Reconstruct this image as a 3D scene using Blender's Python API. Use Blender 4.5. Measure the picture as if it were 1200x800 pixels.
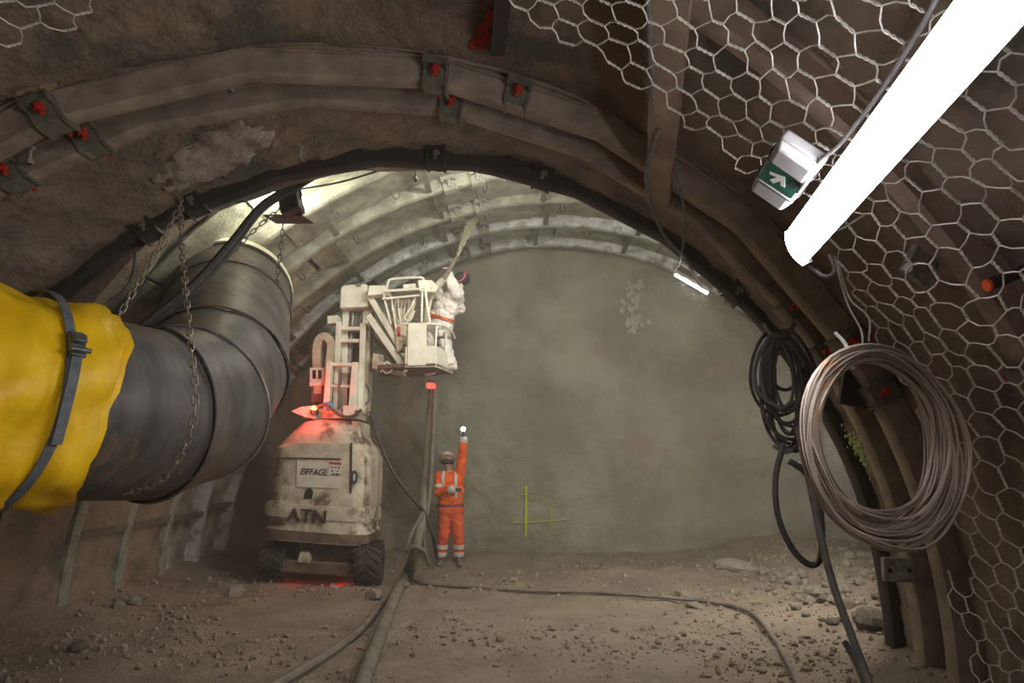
import bpy, math, random
import numpy as np
from mathutils import Vector, Matrix, noise as mnoise
R = math.radians
random.seed(7); np.random.seed(7)
sc = bpy.context.scene
for o in list(bpy.data.objects): bpy.data.objects.remove(o)
COL = sc.collection

# ------------------------------------------------------------------ camera, world, exposure
F = 800.0; PITCH = R(9.8); CAMZ = 1.6
cd = bpy.data.cameras.new('camera'); cam = bpy.data.objects.new('camera', cd); COL.objects.link(cam)
cd.sensor_width = 36; cd.lens = F / 1200 * 36; cd.clip_start = 0.02
cam.location = (0, 0, CAMZ); cam.rotation_euler = (math.pi / 2 + PITCH, 0, 0)
sc.camera = cam
w = bpy.data.worlds.new('world'); sc.world = w; w.use_nodes = True
w.node_tree.nodes['Background'].inputs[0].default_value = (1.0, 0.95, 0.88, 1)
w.node_tree.nodes['Background'].inputs[1].default_value = 0.16
sc.view_settings.view_transform = 'Standard'; sc.view_settings.look = 'None'
sc.view_settings.gamma = 1; sc.view_settings.use_curve_mapping = False
sc.view_settings.exposure = 1.0
sc.cycles.use_denoising = True
sc.cycles.max_bounces = 8; sc.cycles.volume_bounces = 1
sc.cycles.sample_clamp_indirect = 6
# strengths of the lamps, real and added (used by their builders)
L_NEAR, L_CHAMBER, L_FILL, L_FLOOD = 18.0, 84.0, 34.0, 85.0
HAZE = 0.014

def P(px, py, Y):
    """point of the place seen at (px, py) of the 1200x800 photograph, at world distance Y"""
    xc = (px - 600) / F; yc = (400 - py) / F
    up = yc * math.cos(PITCH) + math.sin(PITCH); fw = math.cos(PITCH) - yc * math.sin(PITCH)
    t = Y / fw
    return Vector((xc * t, Y, CAMZ + up * t))
NCX, NCZ = -0.96, 0.2         # near tunnel: axis of the ribs' circle
CCX, CCZ = 0.65, 0.0          # wider chamber behind
def cyl(px, py, r, cx=NCX, cz=NCZ):
    """where the ray meets the tunnel cylinder -> (theta, y)"""
    xc = (px - 600) / F; yc = (400 - py) / F
    up = yc * math.cos(PITCH) + math.sin(PITCH); fw = math.cos(PITCH) - yc * math.sin(PITCH)
    a = xc * xc + up * up; b = -2 * xc * cx + 2 * up * (CAMZ - cz); c = cx * cx + (CAMZ - cz) ** 2 - r * r
    t = (-b + math.sqrt(b * b - 4 * a * c)) / (2 * a)
    return math.atan2(CAMZ + up * t - cz, xc * t - cx), fw * t
def on(theta, y, r, cx=NCX, cz=NCZ):
    return Vector((cx + r * math.cos(theta), y, cz + r * math.sin(theta)))

# ------------------------------------------------------------------ materials
def lin(c):
    return tuple(((v / 255) / 12.92 if v / 255 <= .04045 else ((v / 255 + .055) / 1.055) ** 2.4) for v in c) + (1,)
MATS = {}
def mat(name, c1, c2=None, scale=4, rough=.85, metal=0, bump=.25, bscale=30, c3=None, s3=1.3, t3=.55, bdist=.02, stretch=None, emit=None, estr=1, detail=6):
    m = bpy.data.materials.new(name); m.use_nodes = True; MATS[name] = m
    nt = m.node_tree; N = nt.nodes; L = nt.links; b = N['Principled BSDF']
    b.inputs['Roughness'].default_value = rough; b.inputs['Metallic'].default_value = metal
    tc = N.new('ShaderNodeTexCoord'); src = tc.outputs['Object']
    if stretch:
        mp = N.new('ShaderNodeMapping'); mp.inputs['Scale'].default_value = stretch
        L.new(src, mp.inputs['Vector']); src = mp.outputs['Vector']
    def nz(s, d=detail, r=.6):
        n = N.new('ShaderNodeTexNoise'); n.inputs['Scale'].default_value = s
        n.inputs['Detail'].default_value = d; n.inputs['Roughness'].default_value = r
        L.new(src, n.inputs['Vector']); return n
    def ramp(f, a, bb):
        r_ = N.new('ShaderNodeMapRange'); r_.inputs['From Min'].default_value = a; r_.inputs['From Max'].default_value = bb
        L.new(f, r_.inputs['Value']); return r_.outputs['Result']
    if c2 is None:
        b.inputs['Base Color'].default_value = lin(c1)
    else:
        mx = N.new('ShaderNodeMix'); mx.data_type = 'RGBA'
        L.new(ramp(nz(scale).outputs['Fac'], .35, .65), mx.inputs['Factor'])
        mx.inputs['A'].default_value = lin(c1); mx.inputs['B'].default_value = lin(c2)
        out = mx.outputs['Result']
        if c3:
            m2 = N.new('ShaderNodeMix'); m2.data_type = 'RGBA'
            L.new(ramp(nz(s3, 8, .7).outputs['Fac'], t3, t3 + .1), m2.inputs['Factor'])
            L.new(out, m2.inputs['A']); m2.inputs['B'].default_value = lin(c3); out = m2.outputs['Result']
        L.new(out, b.inputs['Base Color'])
    if bump:
        bp = N.new('ShaderNodeBump'); bp.inputs['Strength'].default_value = bump; bp.inputs['Distance'].default_value = bdist
        L.new(nz(bscale, 8, .65).outputs['Fac'], bp.inputs['Height']); L.new(bp.outputs['Normal'], b.inputs['Normal'])
    if emit:
        b.inputs['Emission Color'].default_value = (*emit, 1); b.inputs['Emission Strength'].default_value = estr
    return m
mat('ground', (152, 136, 118), (126, 113, 99), 1.6, .95, bump=.9, bscale=26, c3=(160, 145, 127), s3=5, t3=.56, bdist=.05, detail=10)
mat('gravel', (150, 135, 118), (118, 105, 92), 9, .95, bump=.3)
mat('rock', (136, 124, 110), (92, 82, 72), 7, .95, bump=.8, bscale=22)
mat('pale_rock', (168, 158, 142), (120, 110, 98), 7, .95, bump=.8, bscale=22)
mat('near_shotcrete', (146, 126, 107), (120, 106, 92), 2.2, .95, bump=.9, bscale=13, c3=(98, 94, 82), s3=1.1, t3=.52, bdist=.06, detail=9)
mat('face_shotcrete', (148, 143, 125), (116, 112, 98), .8, .9, bump=.9, bscale=7, c3=(136, 118, 104), s3=.7, t3=.55, bdist=.06, detail=9)
mat('chamber_shotcrete', (150, 150, 130), (112, 113, 98), 2.4, .9, bump=.8, bscale=14, c3=(128, 118, 98), s3=1.2, t3=.58, bdist=.05)
mat('lagging', (164, 163, 142), (114, 114, 98), 3.2, .85, bump=.7, bscale=18, c3=(140, 130, 108), s3=2.2, t3=.58, bdist=.03)
mat('rib_rust', (154, 137, 119), (116, 103, 91), 5, .75, .0, bump=.5, bscale=30, c3=(150, 106, 76), s3=3.2, t3=.62, bdist=.01)
mat('rib_dark', (66, 58, 52), (50, 44, 40), 5, .8, .1, bump=.5, bscale=30, bdist=.01)  # backlit shade of the portal rib is put into this colour
mat('rib_brown', (160, 138, 120), (122, 104, 90), 4, .8, .1, bump=.5, bscale=20, c3=(130, 96, 72), s3=3, t3=.6, bdist=.01)
mat('rib_grey', (200, 201, 200), (150, 149, 143), 6, .6, .15, bump=.5, bscale=24, c3=(124, 120, 104), s3=3, t3=.54, bdist=.015)
mat('rib_coated', (152, 152, 134), (108, 108, 94), 5, .85, 0, bump=.8, bscale=20, c3=(134, 120, 102), s3=2.5, t3=.6, bdist=.025)
mat('clamp_steel', (120, 116, 100), (90, 86, 74), 8, .7, .2, bump=.3)
mat('bolt_steel', (170, 168, 162), (120, 116, 108), 20, .5, .4, bump=0)
mat('red_paint', (196, 56, 40), (140, 40, 32), 14, .6, bump=.2)
mat('orange_paint', (232, 92, 40), None, 14, .6, bump=.1)
mat('duct_steel', (104, 98, 95), (72, 68, 66), 3, .5, .2, bump=.3, bscale=9, c3=(112, 97, 82), s3=2.0, t3=.5, bdist=.012, stretch=(1, 2.2, .7))
mat('duct_band', (164, 162, 158), (128, 124, 118), 6, .45, .5, bump=.1)
mat('duct_lip', (226, 222, 200), (200, 196, 172), 6, .6, 0, bump=.1)
mat('tarp', (252, 206, 30), (236, 184, 14), 3, .45, bump=.35, bscale=6, c3=(170, 134, 60), s3=5.5, t3=.64, bdist=.03)
mat('strap_grey', (112, 116, 122), (88, 92, 98), 20, .8, bump=.2)
mat('buckle', (120, 122, 122), (84, 86, 86), 12, .45, .6, bump=.1)
mat('chain_steel', (176, 166, 148), (112, 100, 86), 30, .5, .45, bump=.1)
mat('black_rubber', (38, 37, 36), (54, 52, 50), 8, .55, bump=.1)
mat('black_box', (26, 26, 27), (36, 36, 36), 8, .5, bump=.05)
mat('cable_grey', (122, 116, 114), (92, 88, 86), 10, .6, bump=.1)
mat('cable_dark', (84, 80, 76), (60, 58, 56), 10, .55, bump=.1)
mat('hose_mud', (124, 116, 102), (92, 86, 76), 6, .8, bump=.4, bscale=30)
mat('hose_ground', (128, 116, 104), (92, 84, 78), 6, .7, bump=.3)
mat('wire_galv', (226, 222, 212), (190, 184, 174), 20, .45, .15, bump=0)
mat('coil_wire', (196, 180, 166), (150, 136, 128), 2.5, .5, .35, bump=0, c3=(186, 138, 92), s3=2.2, t3=.55)
mat('machine_white', (236, 232, 216), (214, 208, 190), 5, .7, bump=.3, bscale=30, c3=(160, 144, 122), s3=3.6, t3=.6)
mat('machine_dirty', (204, 194, 174), (168, 152, 130), 5, .8, bump=.5, bscale=26, c3=(94, 76, 64), s3=2.6, t3=.54)
mat('machine_muddy', (118, 98, 80), (84, 70, 58), 6, .85, bump=.6, bscale=26, c3=(186, 176, 156), s3=4, t3=.66)
mat('letter_dark', (62, 50, 42), None, bump=0)
mat('letter_black', (36, 32, 30), None, bump=0)
mat('decal_white', (216, 208, 194), (198, 188, 170), 10, .7, bump=0)
mat('decal_red', (176, 44, 36), None, bump=0)
mat('decal_blue', (60, 80, 74), None, bump=0)
mat('blue_cloth', (96, 160, 206), (70, 120, 170), 20, .8, bump=.2)
mat('tyre', (70, 62, 56), (46, 42, 40), 9, .9, bump=.6, bscale=40)
mat('red_lens', (200, 20, 14), None, bump=0, emit=(1, .03, .02), estr=3)
mat('red_lens_hot', (255, 120, 60), None, bump=0, emit=(1, .12, .03), estr=9)
mat('tube_white', (240, 240, 245), None, bump=0, emit=(.97, .97, 1.0), estr=L_NEAR)
mat('tube_chamber', (240, 240, 230), None, bump=0, emit=(1.0, .97, .86), estr=L_CHAMBER)
mat('tube_fill', (240, 240, 230), None, bump=0, emit=(1.0, .94, .85), estr=L_FILL)
mat('flood_glass', (240, 240, 230), None, bump=0, emit=(1.0, .95, .80), estr=L_FLOOD)
mat('torch_led', (240, 240, 255), None, bump=0, emit=(.8, .9, 1), estr=60)
mat('lamp_housing', (206, 206, 208), (190, 190, 192), 8, .5, bump=0)
mat('sign_white', (196, 193, 195), (180, 177, 180), 8, .55, bump=.05)
mat('sign_green', (40, 108, 88), (30, 90, 74), 10, .5, bump=0)
mat('sign_print', (228, 232, 226), None, bump=0)
mat('suit_white', (236, 232, 224), (214, 206, 198), 5, .8, bump=.5, bscale=12, c3=(206, 186, 176), s3=3, t3=.6)
mat('hivis', (246, 106, 30), (226, 84, 24), 7, .75, bump=.5, bscale=16)
mat('hivis_trousers', (226, 92, 48), (198, 78, 40), 7, .8, bump=.5, bscale=16)
mat('reflective', (206, 204, 196), (182, 180, 172), 12, .5, bump=0)
mat('skin', (196, 150, 126), (176, 130, 108), 14, .6, bump=0)
mat('boot', (128, 116, 98), (96, 88, 76), 14, .85, bump=.2)
mat('glove', (84, 84, 96), (64, 64, 74), 14, .8, bump=.2)
mat('glove_white', (210, 200, 188), (186, 174, 160), 14, .8, bump=.2)
mat('mask_dark', (50, 46, 50), (40, 36, 38), 14, .5, bump=0)
mat('mask_pink', (196, 92, 110), None, bump=0)
mat('helmet_white', (206, 190, 178), (168, 146, 132), 18, .5, bump=0)
mat('helmet_red', (150, 50, 50), None, bump=0)
mat('hair_dark', (60, 46, 38), None, bump=.2)
mat('harness', (206, 108, 60), (170, 80, 44), 16, .7, bump=0)
mat('lime_paint', (178, 204, 46), (150, 176, 40), 30, .8, bump=.2)
mat('lime_faint', (146, 160, 84), (136, 140, 92), 40, .8, bump=.2)
mat('red_spray', (178, 44, 30), (120, 40, 30), 20, .8, bump=.2)
mat('jet', (176, 168, 140), (150, 142, 116), 20, .9, bump=0)
mat('efflorescence', (168, 166, 152), (150, 148, 134), 20, .9, bump=.6)

# ------------------------------------------------------------------ mesh helpers
WL = {}
def tag(o, label=None, cat=None, group=None, kind=None):
    if label: o['label'] = label
    if cat: o['category'] = cat
    if group: o['group'] = group
    if kind: o['kind'] = kind
    return o
def link(o, loc, parent=None):
    COL.objects.link(o); loc = Vector(loc); WL[o] = loc
    if parent is not None:
        o.parent = parent; o.location = loc - WL[parent]
    else: o.location = loc
    return o
def thing(name, loc, label=None, cat=None, group=None, kind=None):
    o = bpy.data.objects.new(name, None); o.empty_display_size = .1
    link(o, loc); return tag(o, label, cat, group, kind)
class MB:
    def __init__(s): s.v = []; s.f = []; s.mi = []; s.cur = 0
    def add(s, vs, fs):
        n = len(s.v); s.v += [tuple(v) for v in vs]; s.f += [tuple(i + n for i in f) for f in fs]; s.mi += [s.cur] * len(fs); return s
    def box(s, c, size, M=None):
        c = Vector(c); h = Vector(size) / 2; vs = []
        for dx in (-1, 1):
            for dy in (-1, 1):
                for dz in (-1, 1):
                    p = Vector((dx * h.x, dy * h.y, dz * h.z)); vs.append(c + (M @ p if M else p))
        return s.add(vs, [(0, 1, 3, 2), (4, 6, 7, 5), (0, 4, 5, 1), (2, 3, 7, 6), (0, 2, 6, 4), (1, 5, 7, 3)])
    def prism(s, pts, off):
        n = len(pts); off = Vector(off); a = [Vector(p) for p in pts]
        return s.add(a + [p + off for p in a], [tuple(range(n))[::-1], tuple(range(n, 2 * n))] + [(i, (i + 1) % n, n + (i + 1) % n, n + i) for i in range(n)])
    def px(s, poly, Yref, y1, y2):
        """outline given at distance Yref, real depth from y1 to y2"""
        return s.prism([Vector((q.x, y1, q.z)) for q in (P(a, b, Yref) for a, b in poly)], (0, y2 - y1, 0))
    def tube(s, path, r, n=8, closed=False, cap=True):
        pts = [Vector(p) for p in path]; m = len(pts)
        rs = r if isinstance(r, (list, tuple)) else [r] * m
        tang = []
        for i in range(m):
            a = pts[(i - 1) % m] if (closed or i > 0) else pts[i]; b = pts[(i + 1) % m] if (closed or i < m - 1) else pts[i]
            t = (b - a); tang.append(t.normalized() if t.length > 1e-9 else Vector((0, 0, 1)))
        u = tang[0].orthogonal().normalized(); vs = []
        for i in range(m):
            t = tang[i]; u = (u - t * u.dot(t))
            u = u.normalized() if u.length > 1e-6 else t.orthogonal().normalized()
            vv = t.cross(u)
            for k in range(n):
                a = 2 * math.pi * k / n; vs.append(pts[i] + (u * math.cos(a) + vv * math.sin(a)) * rs[i])
        fs = []
        for i in range(m if closed else m - 1):
            j = (i + 1) % m
            for k in range(n):
                k2 = (k + 1) % n; fs.append((i * n + k, i * n + k2, j * n + k2, j * n + k))
        if cap and not closed: fs += [tuple(range(n))[::-1], tuple(range((m - 1) * n, m * n))]
        return s.add(vs, fs)
    def cyl(s, a, b, r, n=12): return s.tube([a, b], r, n)
    def loft(s, rings, cap=True):
        n = len(rings[0]); vs = [p for r_ in rings for p in r_]; fs = []
        for i in range(len(rings) - 1):
            for k in range(n):
                k2 = (k + 1) % n; fs.append((i * n + k, i * n + k2, (i + 1) * n + k2, (i + 1) * n + k))
        if cap: fs += [tuple(range(n))[::-1], tuple(range((len(rings) - 1) * n, len(rings) * n))]
        return s.add(vs, fs)
    def ball(s, c, r, n=10, m=7, sc_=(1, 1, 1), M=None):
        c = Vector(c); rings = []
        for i in range(m + 1):
            a = math.pi * i / m - math.pi / 2; rr = max(math.cos(a), 1e-3)
            ring = []
            for k in range(n):
                p = Vector((math.cos(2 * math.pi * k / n) * rr * sc_[0], math.sin(2 * math.pi * k / n) * rr * sc_[1], math.sin(a) * sc_[2])) * r
                ring.append(c + (M @ p if M else p))
            rings.append(ring)
        return s.loft(rings)
    def ribbon(s, path, width_dir, wd, th):
        pts = [Vector(p) for p in path]; rings = []
        for i, p in enumerate(pts):
            t = (pts[min(i + 1, len(pts) - 1)] - pts[max(i - 1, 0)]).normalized()
            d = width_dir[i] if isinstance(width_dir, list) else Vector(width_dir)
            d = (d - t * d.dot(t)).normalized(); nn = t.cross(d)
            rings.append([p + d * wd / 2 + nn * th / 2, p - d * wd / 2 + nn * th / 2, p - d * wd / 2 - nn * th / 2, p + d * wd / 2 - nn * th / 2])
        return s.loft(rings)
    def build(s, name, material, parent=None, smooth=40, bevel=0, at=None):
        me = bpy.data.meshes.new(name)
        vs = np.array(s.v, dtype=float)
        if at is None:
            at = Vector(((vs[:, 0].min() + vs[:, 0].max()) / 2, (vs[:, 1].min() + vs[:, 1].max()) / 2, vs[:, 2].min()))
        vs = vs - np.array(at)
        me.from_pydata(vs.tolist(), [], s.f); me.update()
        ms = material if isinstance(material, (list, tuple)) else [material]
        for m in ms: me.materials.append(MATS[m] if isinstance(m, str) else m)
        if len(ms) > 1: me.polygons.foreach_set('material_index', s.mi)
        if smooth:
            me.polygons.foreach_set('use_smooth', [True] * len(me.polygons)); me.set_sharp_from_angle(angle=R(smooth))
        o = bpy.data.objects.new(name, me); link(o, at, parent)
        if bevel:
            b = o.modifiers.new('bevel', 'BEVEL'); b.width = bevel; b.segments = 2; b.limit_method = 'ANGLE'
        return o
def inst(name, me, M, parent):
    """child that shares mesh data; M is its world matrix"""
    o = bpy.data.objects.new(name, me); COL.objects.link(o); o.parent = parent
    WL[o] = M.translation.copy()
    o.matrix_local = Matrix.Translation(-WL[parent]) @ M
    return o
def mesh_of(mb, name, material, smooth=40):
    me = bpy.data.meshes.new(name); me.from_pydata(mb.v, [], mb.f); me.update(); me.materials.append(MATS[material])
    if smooth:
        me.polygons.foreach_set('use_smooth', [True] * len(me.polygons)); me.set_sharp_from_angle(angle=R(smooth))
    return me
def frame(x, y, z, loc):
    return Matrix(((x[0], y[0], z[0], loc[0]), (x[1], y[1], z[1], loc[1]), (x[2], y[2], z[2], loc[2]), (0, 0, 0, 1)))
def spline(pts, n=8):
    pts = [Vector(p) for p in pts]; out = []
    q = [pts[0] * 2 - pts[1]] + pts + [pts[-1] * 2 - pts[-2]]
    for i in range(1, len(q) - 2):
        for k in range(n):
            t = k / n; a, b, c, d = q[i - 1:i + 3]
            out.append(.5 * ((2 * b) + (c - a) * t + (2 * a - 5 * b + 4 * c - d) * t * t + (3 * b - a - 3 * c + d) * t ** 3))
    out.append(pts[-1]); return out
def fbm(p, o=4): return mnoise.fractal(Vector(p), 1.0, 2.0, o)

# ------------------------------------------------------------------ floor
def floor_z(x, y):
    z = .035 * fbm((x * .5, y * .5, 3)) + .022 * fbm((x * 2.2, y * 2.2, 9), 4) + .012 * abs(fbm((x * 7, y * 7, 5), 3))
    z += .30 * math.exp(-((x - 4.6) / 1.3) ** 2) * (1 / (1 + math.exp(-(y - 6.0) * 3)))      # muck against the right side
    z += .16 * math.exp(-((x + 5.0) / .8) ** 2)
    z += .10 * math.exp(-((y - 11.6) / .5) ** 2)
    z += .10 * math.exp(-((x - 2.3) / 1.6) ** 2 - ((y - 9.9) / .5) ** 2) * (1 + fbm((x * 3, y * 3, 1)))
    return z
def floor():
    xs = np.concatenate([np.arange(-7, -3.5, .16), np.arange(-3.5, 4.6, .045), np.arange(4.6, 7.4, .16)])
    ys = np.concatenate([np.arange(-7, 1.5, .3), np.arange(1.5, 7, .045), np.arange(7, 12.6, .07)])
    mb = MB(); n = len(xs)
    mb.v = [(x, y, floor_z(x, y)) for y in ys for x in xs]
    mb.f = [(j * n + i, j * n + i + 1, (j + 1) * n + i + 1, (j + 1) * n + i) for j in range(len(ys) - 1) for i in range(n - 1)]
    mb.mi = [0] * len(mb.f)
    tag(mb.build('floor', 'ground', at=(0, 0, 0)), 'compacted brown earth floor of the tunnel strewn with gravel', kind='structure')
floor()

# ------------------------------------------------------------------ linings
def lining(name, t0, t1, y0, y1, rf, material, label, cx=NCX, cz=NCZ, dt=.018, dy=.06):
    ts = np.linspace(t0, t1, int(abs(t1 - t0) / dt) + 2); ys = np.linspace(y0, y1, int((y1 - y0) / dy) + 2)
    mb = MB(); n = len(ts)
    for y in ys:
        for t in ts:
            mb.v.append(tuple(on(t, y, rf(t, y), cx, cz)))
    mb.f = [(j * n + i, (j + 1) * n + i, (j + 1) * n + i + 1, j * n + i + 1) for j in range(len(ys) - 1) for i in range(n - 1)]
    mb.mi = [0] * len(mb.f)
    return tag(mb.build(name, material, at=(0, 0, 0)), label, kind='structure')
def rnear(t, y):
    p = (4.3 * t, y, 0)
    r = 4.27 + .05 * fbm((p[0] * .8, p[1] * .8, 2)) + .03 * fbm((p[0] * 4, p[1] * 4, 7)) + .012 * fbm((p[0] * 14, p[1] * 14, 3), 2)
    x = NCX + 4.2 * math.cos(t)
    ya = 5.12 + .17 * x
    if y > ya: r -= .07 * min(1, (y - ya) * 6)                   # thicker coat between the two rib groups
    return r
for nm, a, b, lb in (('ceiling', 28, 150, 'dark brown rough shotcrete vault of the near tunnel'), ('wall_right', -8, 28, 'dark rough shotcrete lower wall right of the near tunnel'), ('wall_left', 150, 188, 'dark rough shotcrete lower wall left of the near tunnel')):
    lining(nm, R(a), R(b), -6.5, 6.15, rnear, 'near_shotcrete', lb, dt=.011, dy=.05)
def rch(t, y): return 5.40 + .04 * fbm((5 * t, y, 4)) + .02 * fbm((20 * t, y * 4, 6))
lin_ceil = lining('ceiling_chamber', R(30), R(150), 6.2, 12.2, rch, 'chamber_shotcrete', 'pale greenish shotcrete vault of the wider chamber behind', CCX, CCZ)
lin_left = lining('wall_chamber_left', R(150), R(186), 6.2, 12.2, rch, 'chamber_shotcrete', 'greenish lower left wall of the wider chamber', CCX, CCZ)
lining('wall_chamber_right', R(-6), R(30), 6.2, 12.2, rch, 'chamber_shotcrete', 'lower right wall of the wider chamber', CCX, CCZ)
lining('wall_left_shade', R(160), R(186), 6.2, 9.25, lambda t, y: 5.27 + .05 * fbm((5 * t, y * 1.2, 8)) + .03 * fbm((20 * t, y * 4, 6)), 'near_shotcrete', 'dark rough strip added low at left to stand for shade under the duct', CCX, CCZ)  # dark strip added over the chamber wall, stands in for shade
def headwall():
    mb = MB(); rings = []; N_ = 90; outer = []; inner = []
    for i in range(N_ + 1):
        t = R(-8) + (R(196)) * i / N_
        
        dx, dz = math.cos(t), math.sin(t); ox, oz = NCX - CCX, NCZ - CCZ; b_ = ox * dx + oz * dz; q_ = -b_ + math.sqrt(b_ * b_ - (ox * ox + oz * oz - 5.37 ** 2))
        inner.append((t, min(4.2 + .05 * fbm((t * 6, 1, 1)), q_))); outer.append((t, 7.6))
    for y in (6.05, 6.3):
        rings.append([on(t, y, r) for t, r in inner] + [on(t, y, r) for t, r in reversed(outer)])
    mb.loft(rings)
    tag(mb.build('wall_portal', 'near_shotcrete', at=(0, 0, 0)), 'concrete headwall step between the near tunnel and the chamber', kind='structure')
headwall()
def face_y(x, z):
    return 11.62 + .10 * fbm((x * .45, z * .45, 5)) + .08 * fbm((x * 1.5, z * 1.5, 8), 3) + .022 * fbm((x * 6, z * 6, 2), 3) - .05 * max(0, fbm((x * 2.5, z * 2.5, 12), 2) - .45)
def face():
    mb = MB(); xs = np.arange(-5.2, 6.6, .07); zs = np.arange(-.4, 5.7, .07); n = len(xs)
    mb.v = [(x, face_y(x, z), z) for z in zs for x in xs]
    mb.f = [(j * n + i, j * n + i + 1, (j + 1) * n + i + 1, (j + 1) * n + i) for j in range(len(zs) - 1) for i in range(n - 1)]
    mb.mi = [0] * len(mb.f)
    tag(mb.build('wall_face', 'face_shotcrete', at=(0, 0, 0)), 'grey-green shotcrete working face closing the tunnel', kind='structure')
face()

# lagging sheets between the chamber's ribs (pieces of the lining)
RIBY = [7.3, 8.3, 9.3, 10.3, 11.3]
def lagging():
    meshes = []
    for k in range(4):
        mb = MB(); da = .112; rings = []
        for i in range(5):
            a = -da + 2 * da * i / 4
            rr = [5.34, 5.37]; wv = .008 * math.sin(i * 2.1 + k)
            y1, y2 = -.37, .37
            ring = []
            for y, r in ((y1, 5.37), (y1, 5.345), (-.12, 5.325 + wv), (.12, 5.325 - wv), (y2, 5.345), (y2, 5.37)):
                ring.append(Vector((math.cos(a + math.pi / 2) * r, y * (1 + .04 * math.sin(3 * i + k)), math.sin(a + math.pi / 2) * r - 5.3)))
            rings.append(ring)
        mb.loft(rings); meshes.append(mesh_of(mb, 'lagging_sheet', 'lagging', 30))
    for b in range(5):
        yc = (6.82, 7.8, 8.8, 9.8, 10.8)[b]
        for i in range(14):
            t = R(6) + i * R(12.9) + R(random.uniform(-.6, .6))
            if t < R(30): continue
            if t > R(158) and yc < 9.2: continue
            par = lin_left if t > R(150) else lin_ceil
            r = 5.3 + random.uniform(-.025, .03)
            M = Matrix.Translation(on(t, yc, r, CCX, CCZ)) @ Matrix.Rotation(math.pi / 2 - t + R(random.uniform(-1.2, 1.2)), 4, 'Y') @ Matrix.Rotation(R(random.uniform(-1.5, 1.5)), 4, 'Z')
            inst('lagging_sheet', random.choice(meshes), M, par)
lagging()

def hooks():
    mb = MB(); mb.tube(spline([(-.05, 0, 0), (-.05, 0, -.07), (0, .02, -.10), (.05, 0, -.07), (.05, 0, .0)], 4), .009, 5); me = mesh_of(mb, 'wire_hook', 'cable_dark')
    for b in range(4):
        for a in (62, 74, 86, 98, 110, 122, 134, 146):
            t = R(a + random.uniform(-4, 4)); p = on(t, 7.8 + b + random.uniform(-.25, .25), 5.3, CCX, CCZ)
            inst('wire_hook', me, Matrix.Translation(p) @ Matrix.Rotation(math.pi / 2 - t, 4, 'Y') @ Matrix.Rotation(random.uniform(0, 3), 4, 'Z'), lin_ceil)
hooks()
# ------------------------------------------------------------------ steel ribs
PROFILE = [(.16, -.11), (.16, -.085), (.12, -.08), (.015, -.07), (0, -.05), (0, .05), (.015, .07), (.12, .08), (.16, .085), (.16, .11), (.175, .11), (.175, -.11)]
def sweep(mb, prof, t0, t1, r, yf, cx, cz, n):
    rings = []
    for i in range(n + 1):
        t = t0 + (t1 - t0) * i / n
        c = on(t, 0, r, cx, cz); y0 = yf(c.x)
        rings.append([on(t, y0 + dy, r + dr, cx, cz) for dr, dy in prof])
    return mb.loft(rings)
bolt_mb = MB(); bolt_mb.cyl((0, 0, -.05), (0, 0, .075), .017, 8).cyl((0, 0, 0), (0, 0, .035), .036, 6)
BOLT = {k: mesh_of(bolt_mb, 'bolt', k) for k in ('red_paint', 'bolt_steel', 'clamp_steel')}
def rib(label, yf, r, cx, cz, material, cm, bm_, cuts, clamps, t0=-6, t1=186, group='steel arch ribs', spacers=()):
    root = thing('steel_rib', on(R(90), yf(cx), 0, cx, cz), label, 'rib', group)
    a = [t0] + list(cuts) + [t1]
    for i in range(len(a) - 1):
        mb = MB(); k = .012 * (i % 2)
        sweep(mb, [(dr + k, dy * (1 + k)) for dr, dy in PROFILE], R(a[i] - (2 if i else 0)), R(a[i + 1] + (2 if i < len(a) - 2 else 0)), r, yf, cx, cz, max(6, int((a[i + 1] - a[i]) / 1.3)))
        mb.build('arch_segment', material, root)
    for t in clamps:
        t = R(t); mb = MB(); c = on(t, 0, r, cx, cz); y0 = yf(c.x); ha = .078 / r
        pr = [(.085, -.17), (.085, -.105), (-.02, -.092), (-.034, -.062), (-.034, .062), (-.02, .092), (.085, .105), (.085, .17), (.14, .17), (.14, -.17)]
        sweep(mb, pr, t - ha, t + ha, r, yf, cx, cz, 3)
        for s in (-1, 1):      # raised edge of the strap
            sweep(mb, [(d - .014 if d < .1 else d, y * 1.05) for d, y in pr], t + s * ha - .009 / r, t + s * ha + .009 / r, r, yf, cx, cz, 1)
        cl = mb.build('clamp', cm, root)
        for dy in (-.14, .14):
            z = -Vector((math.cos(t), 0, math.sin(t))); y = Vector((0, 1, 0)); x = y.cross(z)
            inst('bolt', BOLT[bm_], frame(x, y, z, on(t, y0 + dy, r + .075, cx, cz)), cl)
    for t, y2, wd in spacers:
        t = R(t); c = on(t, 0, r, cx, cz); y0 = yf(c.x); p = on(t, y0, r + .03, cx, cz); q = on(t, y2, r + .03, cx, cz)
        mb = MB(); mb.ribbon([p, (p + q) / 2, q], Vector((-math.sin(t), 0, math.cos(t))), wd, .03)
        mb.build('spacer_bar', 'clamp_steel', root)
    return root
yA1 = lambda x: 4.68 + .17 * x
yA2 = lambda x: 5.07 + .175 * x
yB1 = lambda x: 5.98 + .02 * x
yC = lambda x: 3.0 + .22 * x
G = 'steel arch ribs of the near tunnel'
TH = lambda a, b: math.degrees(cyl(a, b, 4.1)[0])
rib('steel arch rib, backlit shade in its colour, framing the opening to the bright chamber', yB1, 4.1, NCX, NCZ, 'rib_dark', 'rib_dark', 'clamp_steel', (88, 122, 40), (TH(508, 180), TH(636, 197), TH(210, 228), 124, 44, 36), group=G)
rib('brown rusty arch rib with red painted clamp bolts, nearer of the close pair', yA1, 4.1, NCX, NCZ, 'rib_rust', 'clamp_steel', 'red_paint', (83, 139, 30), (TH(508, 85), TH(605, 112), TH(72, 150), 33, 27), group=G)
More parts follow.
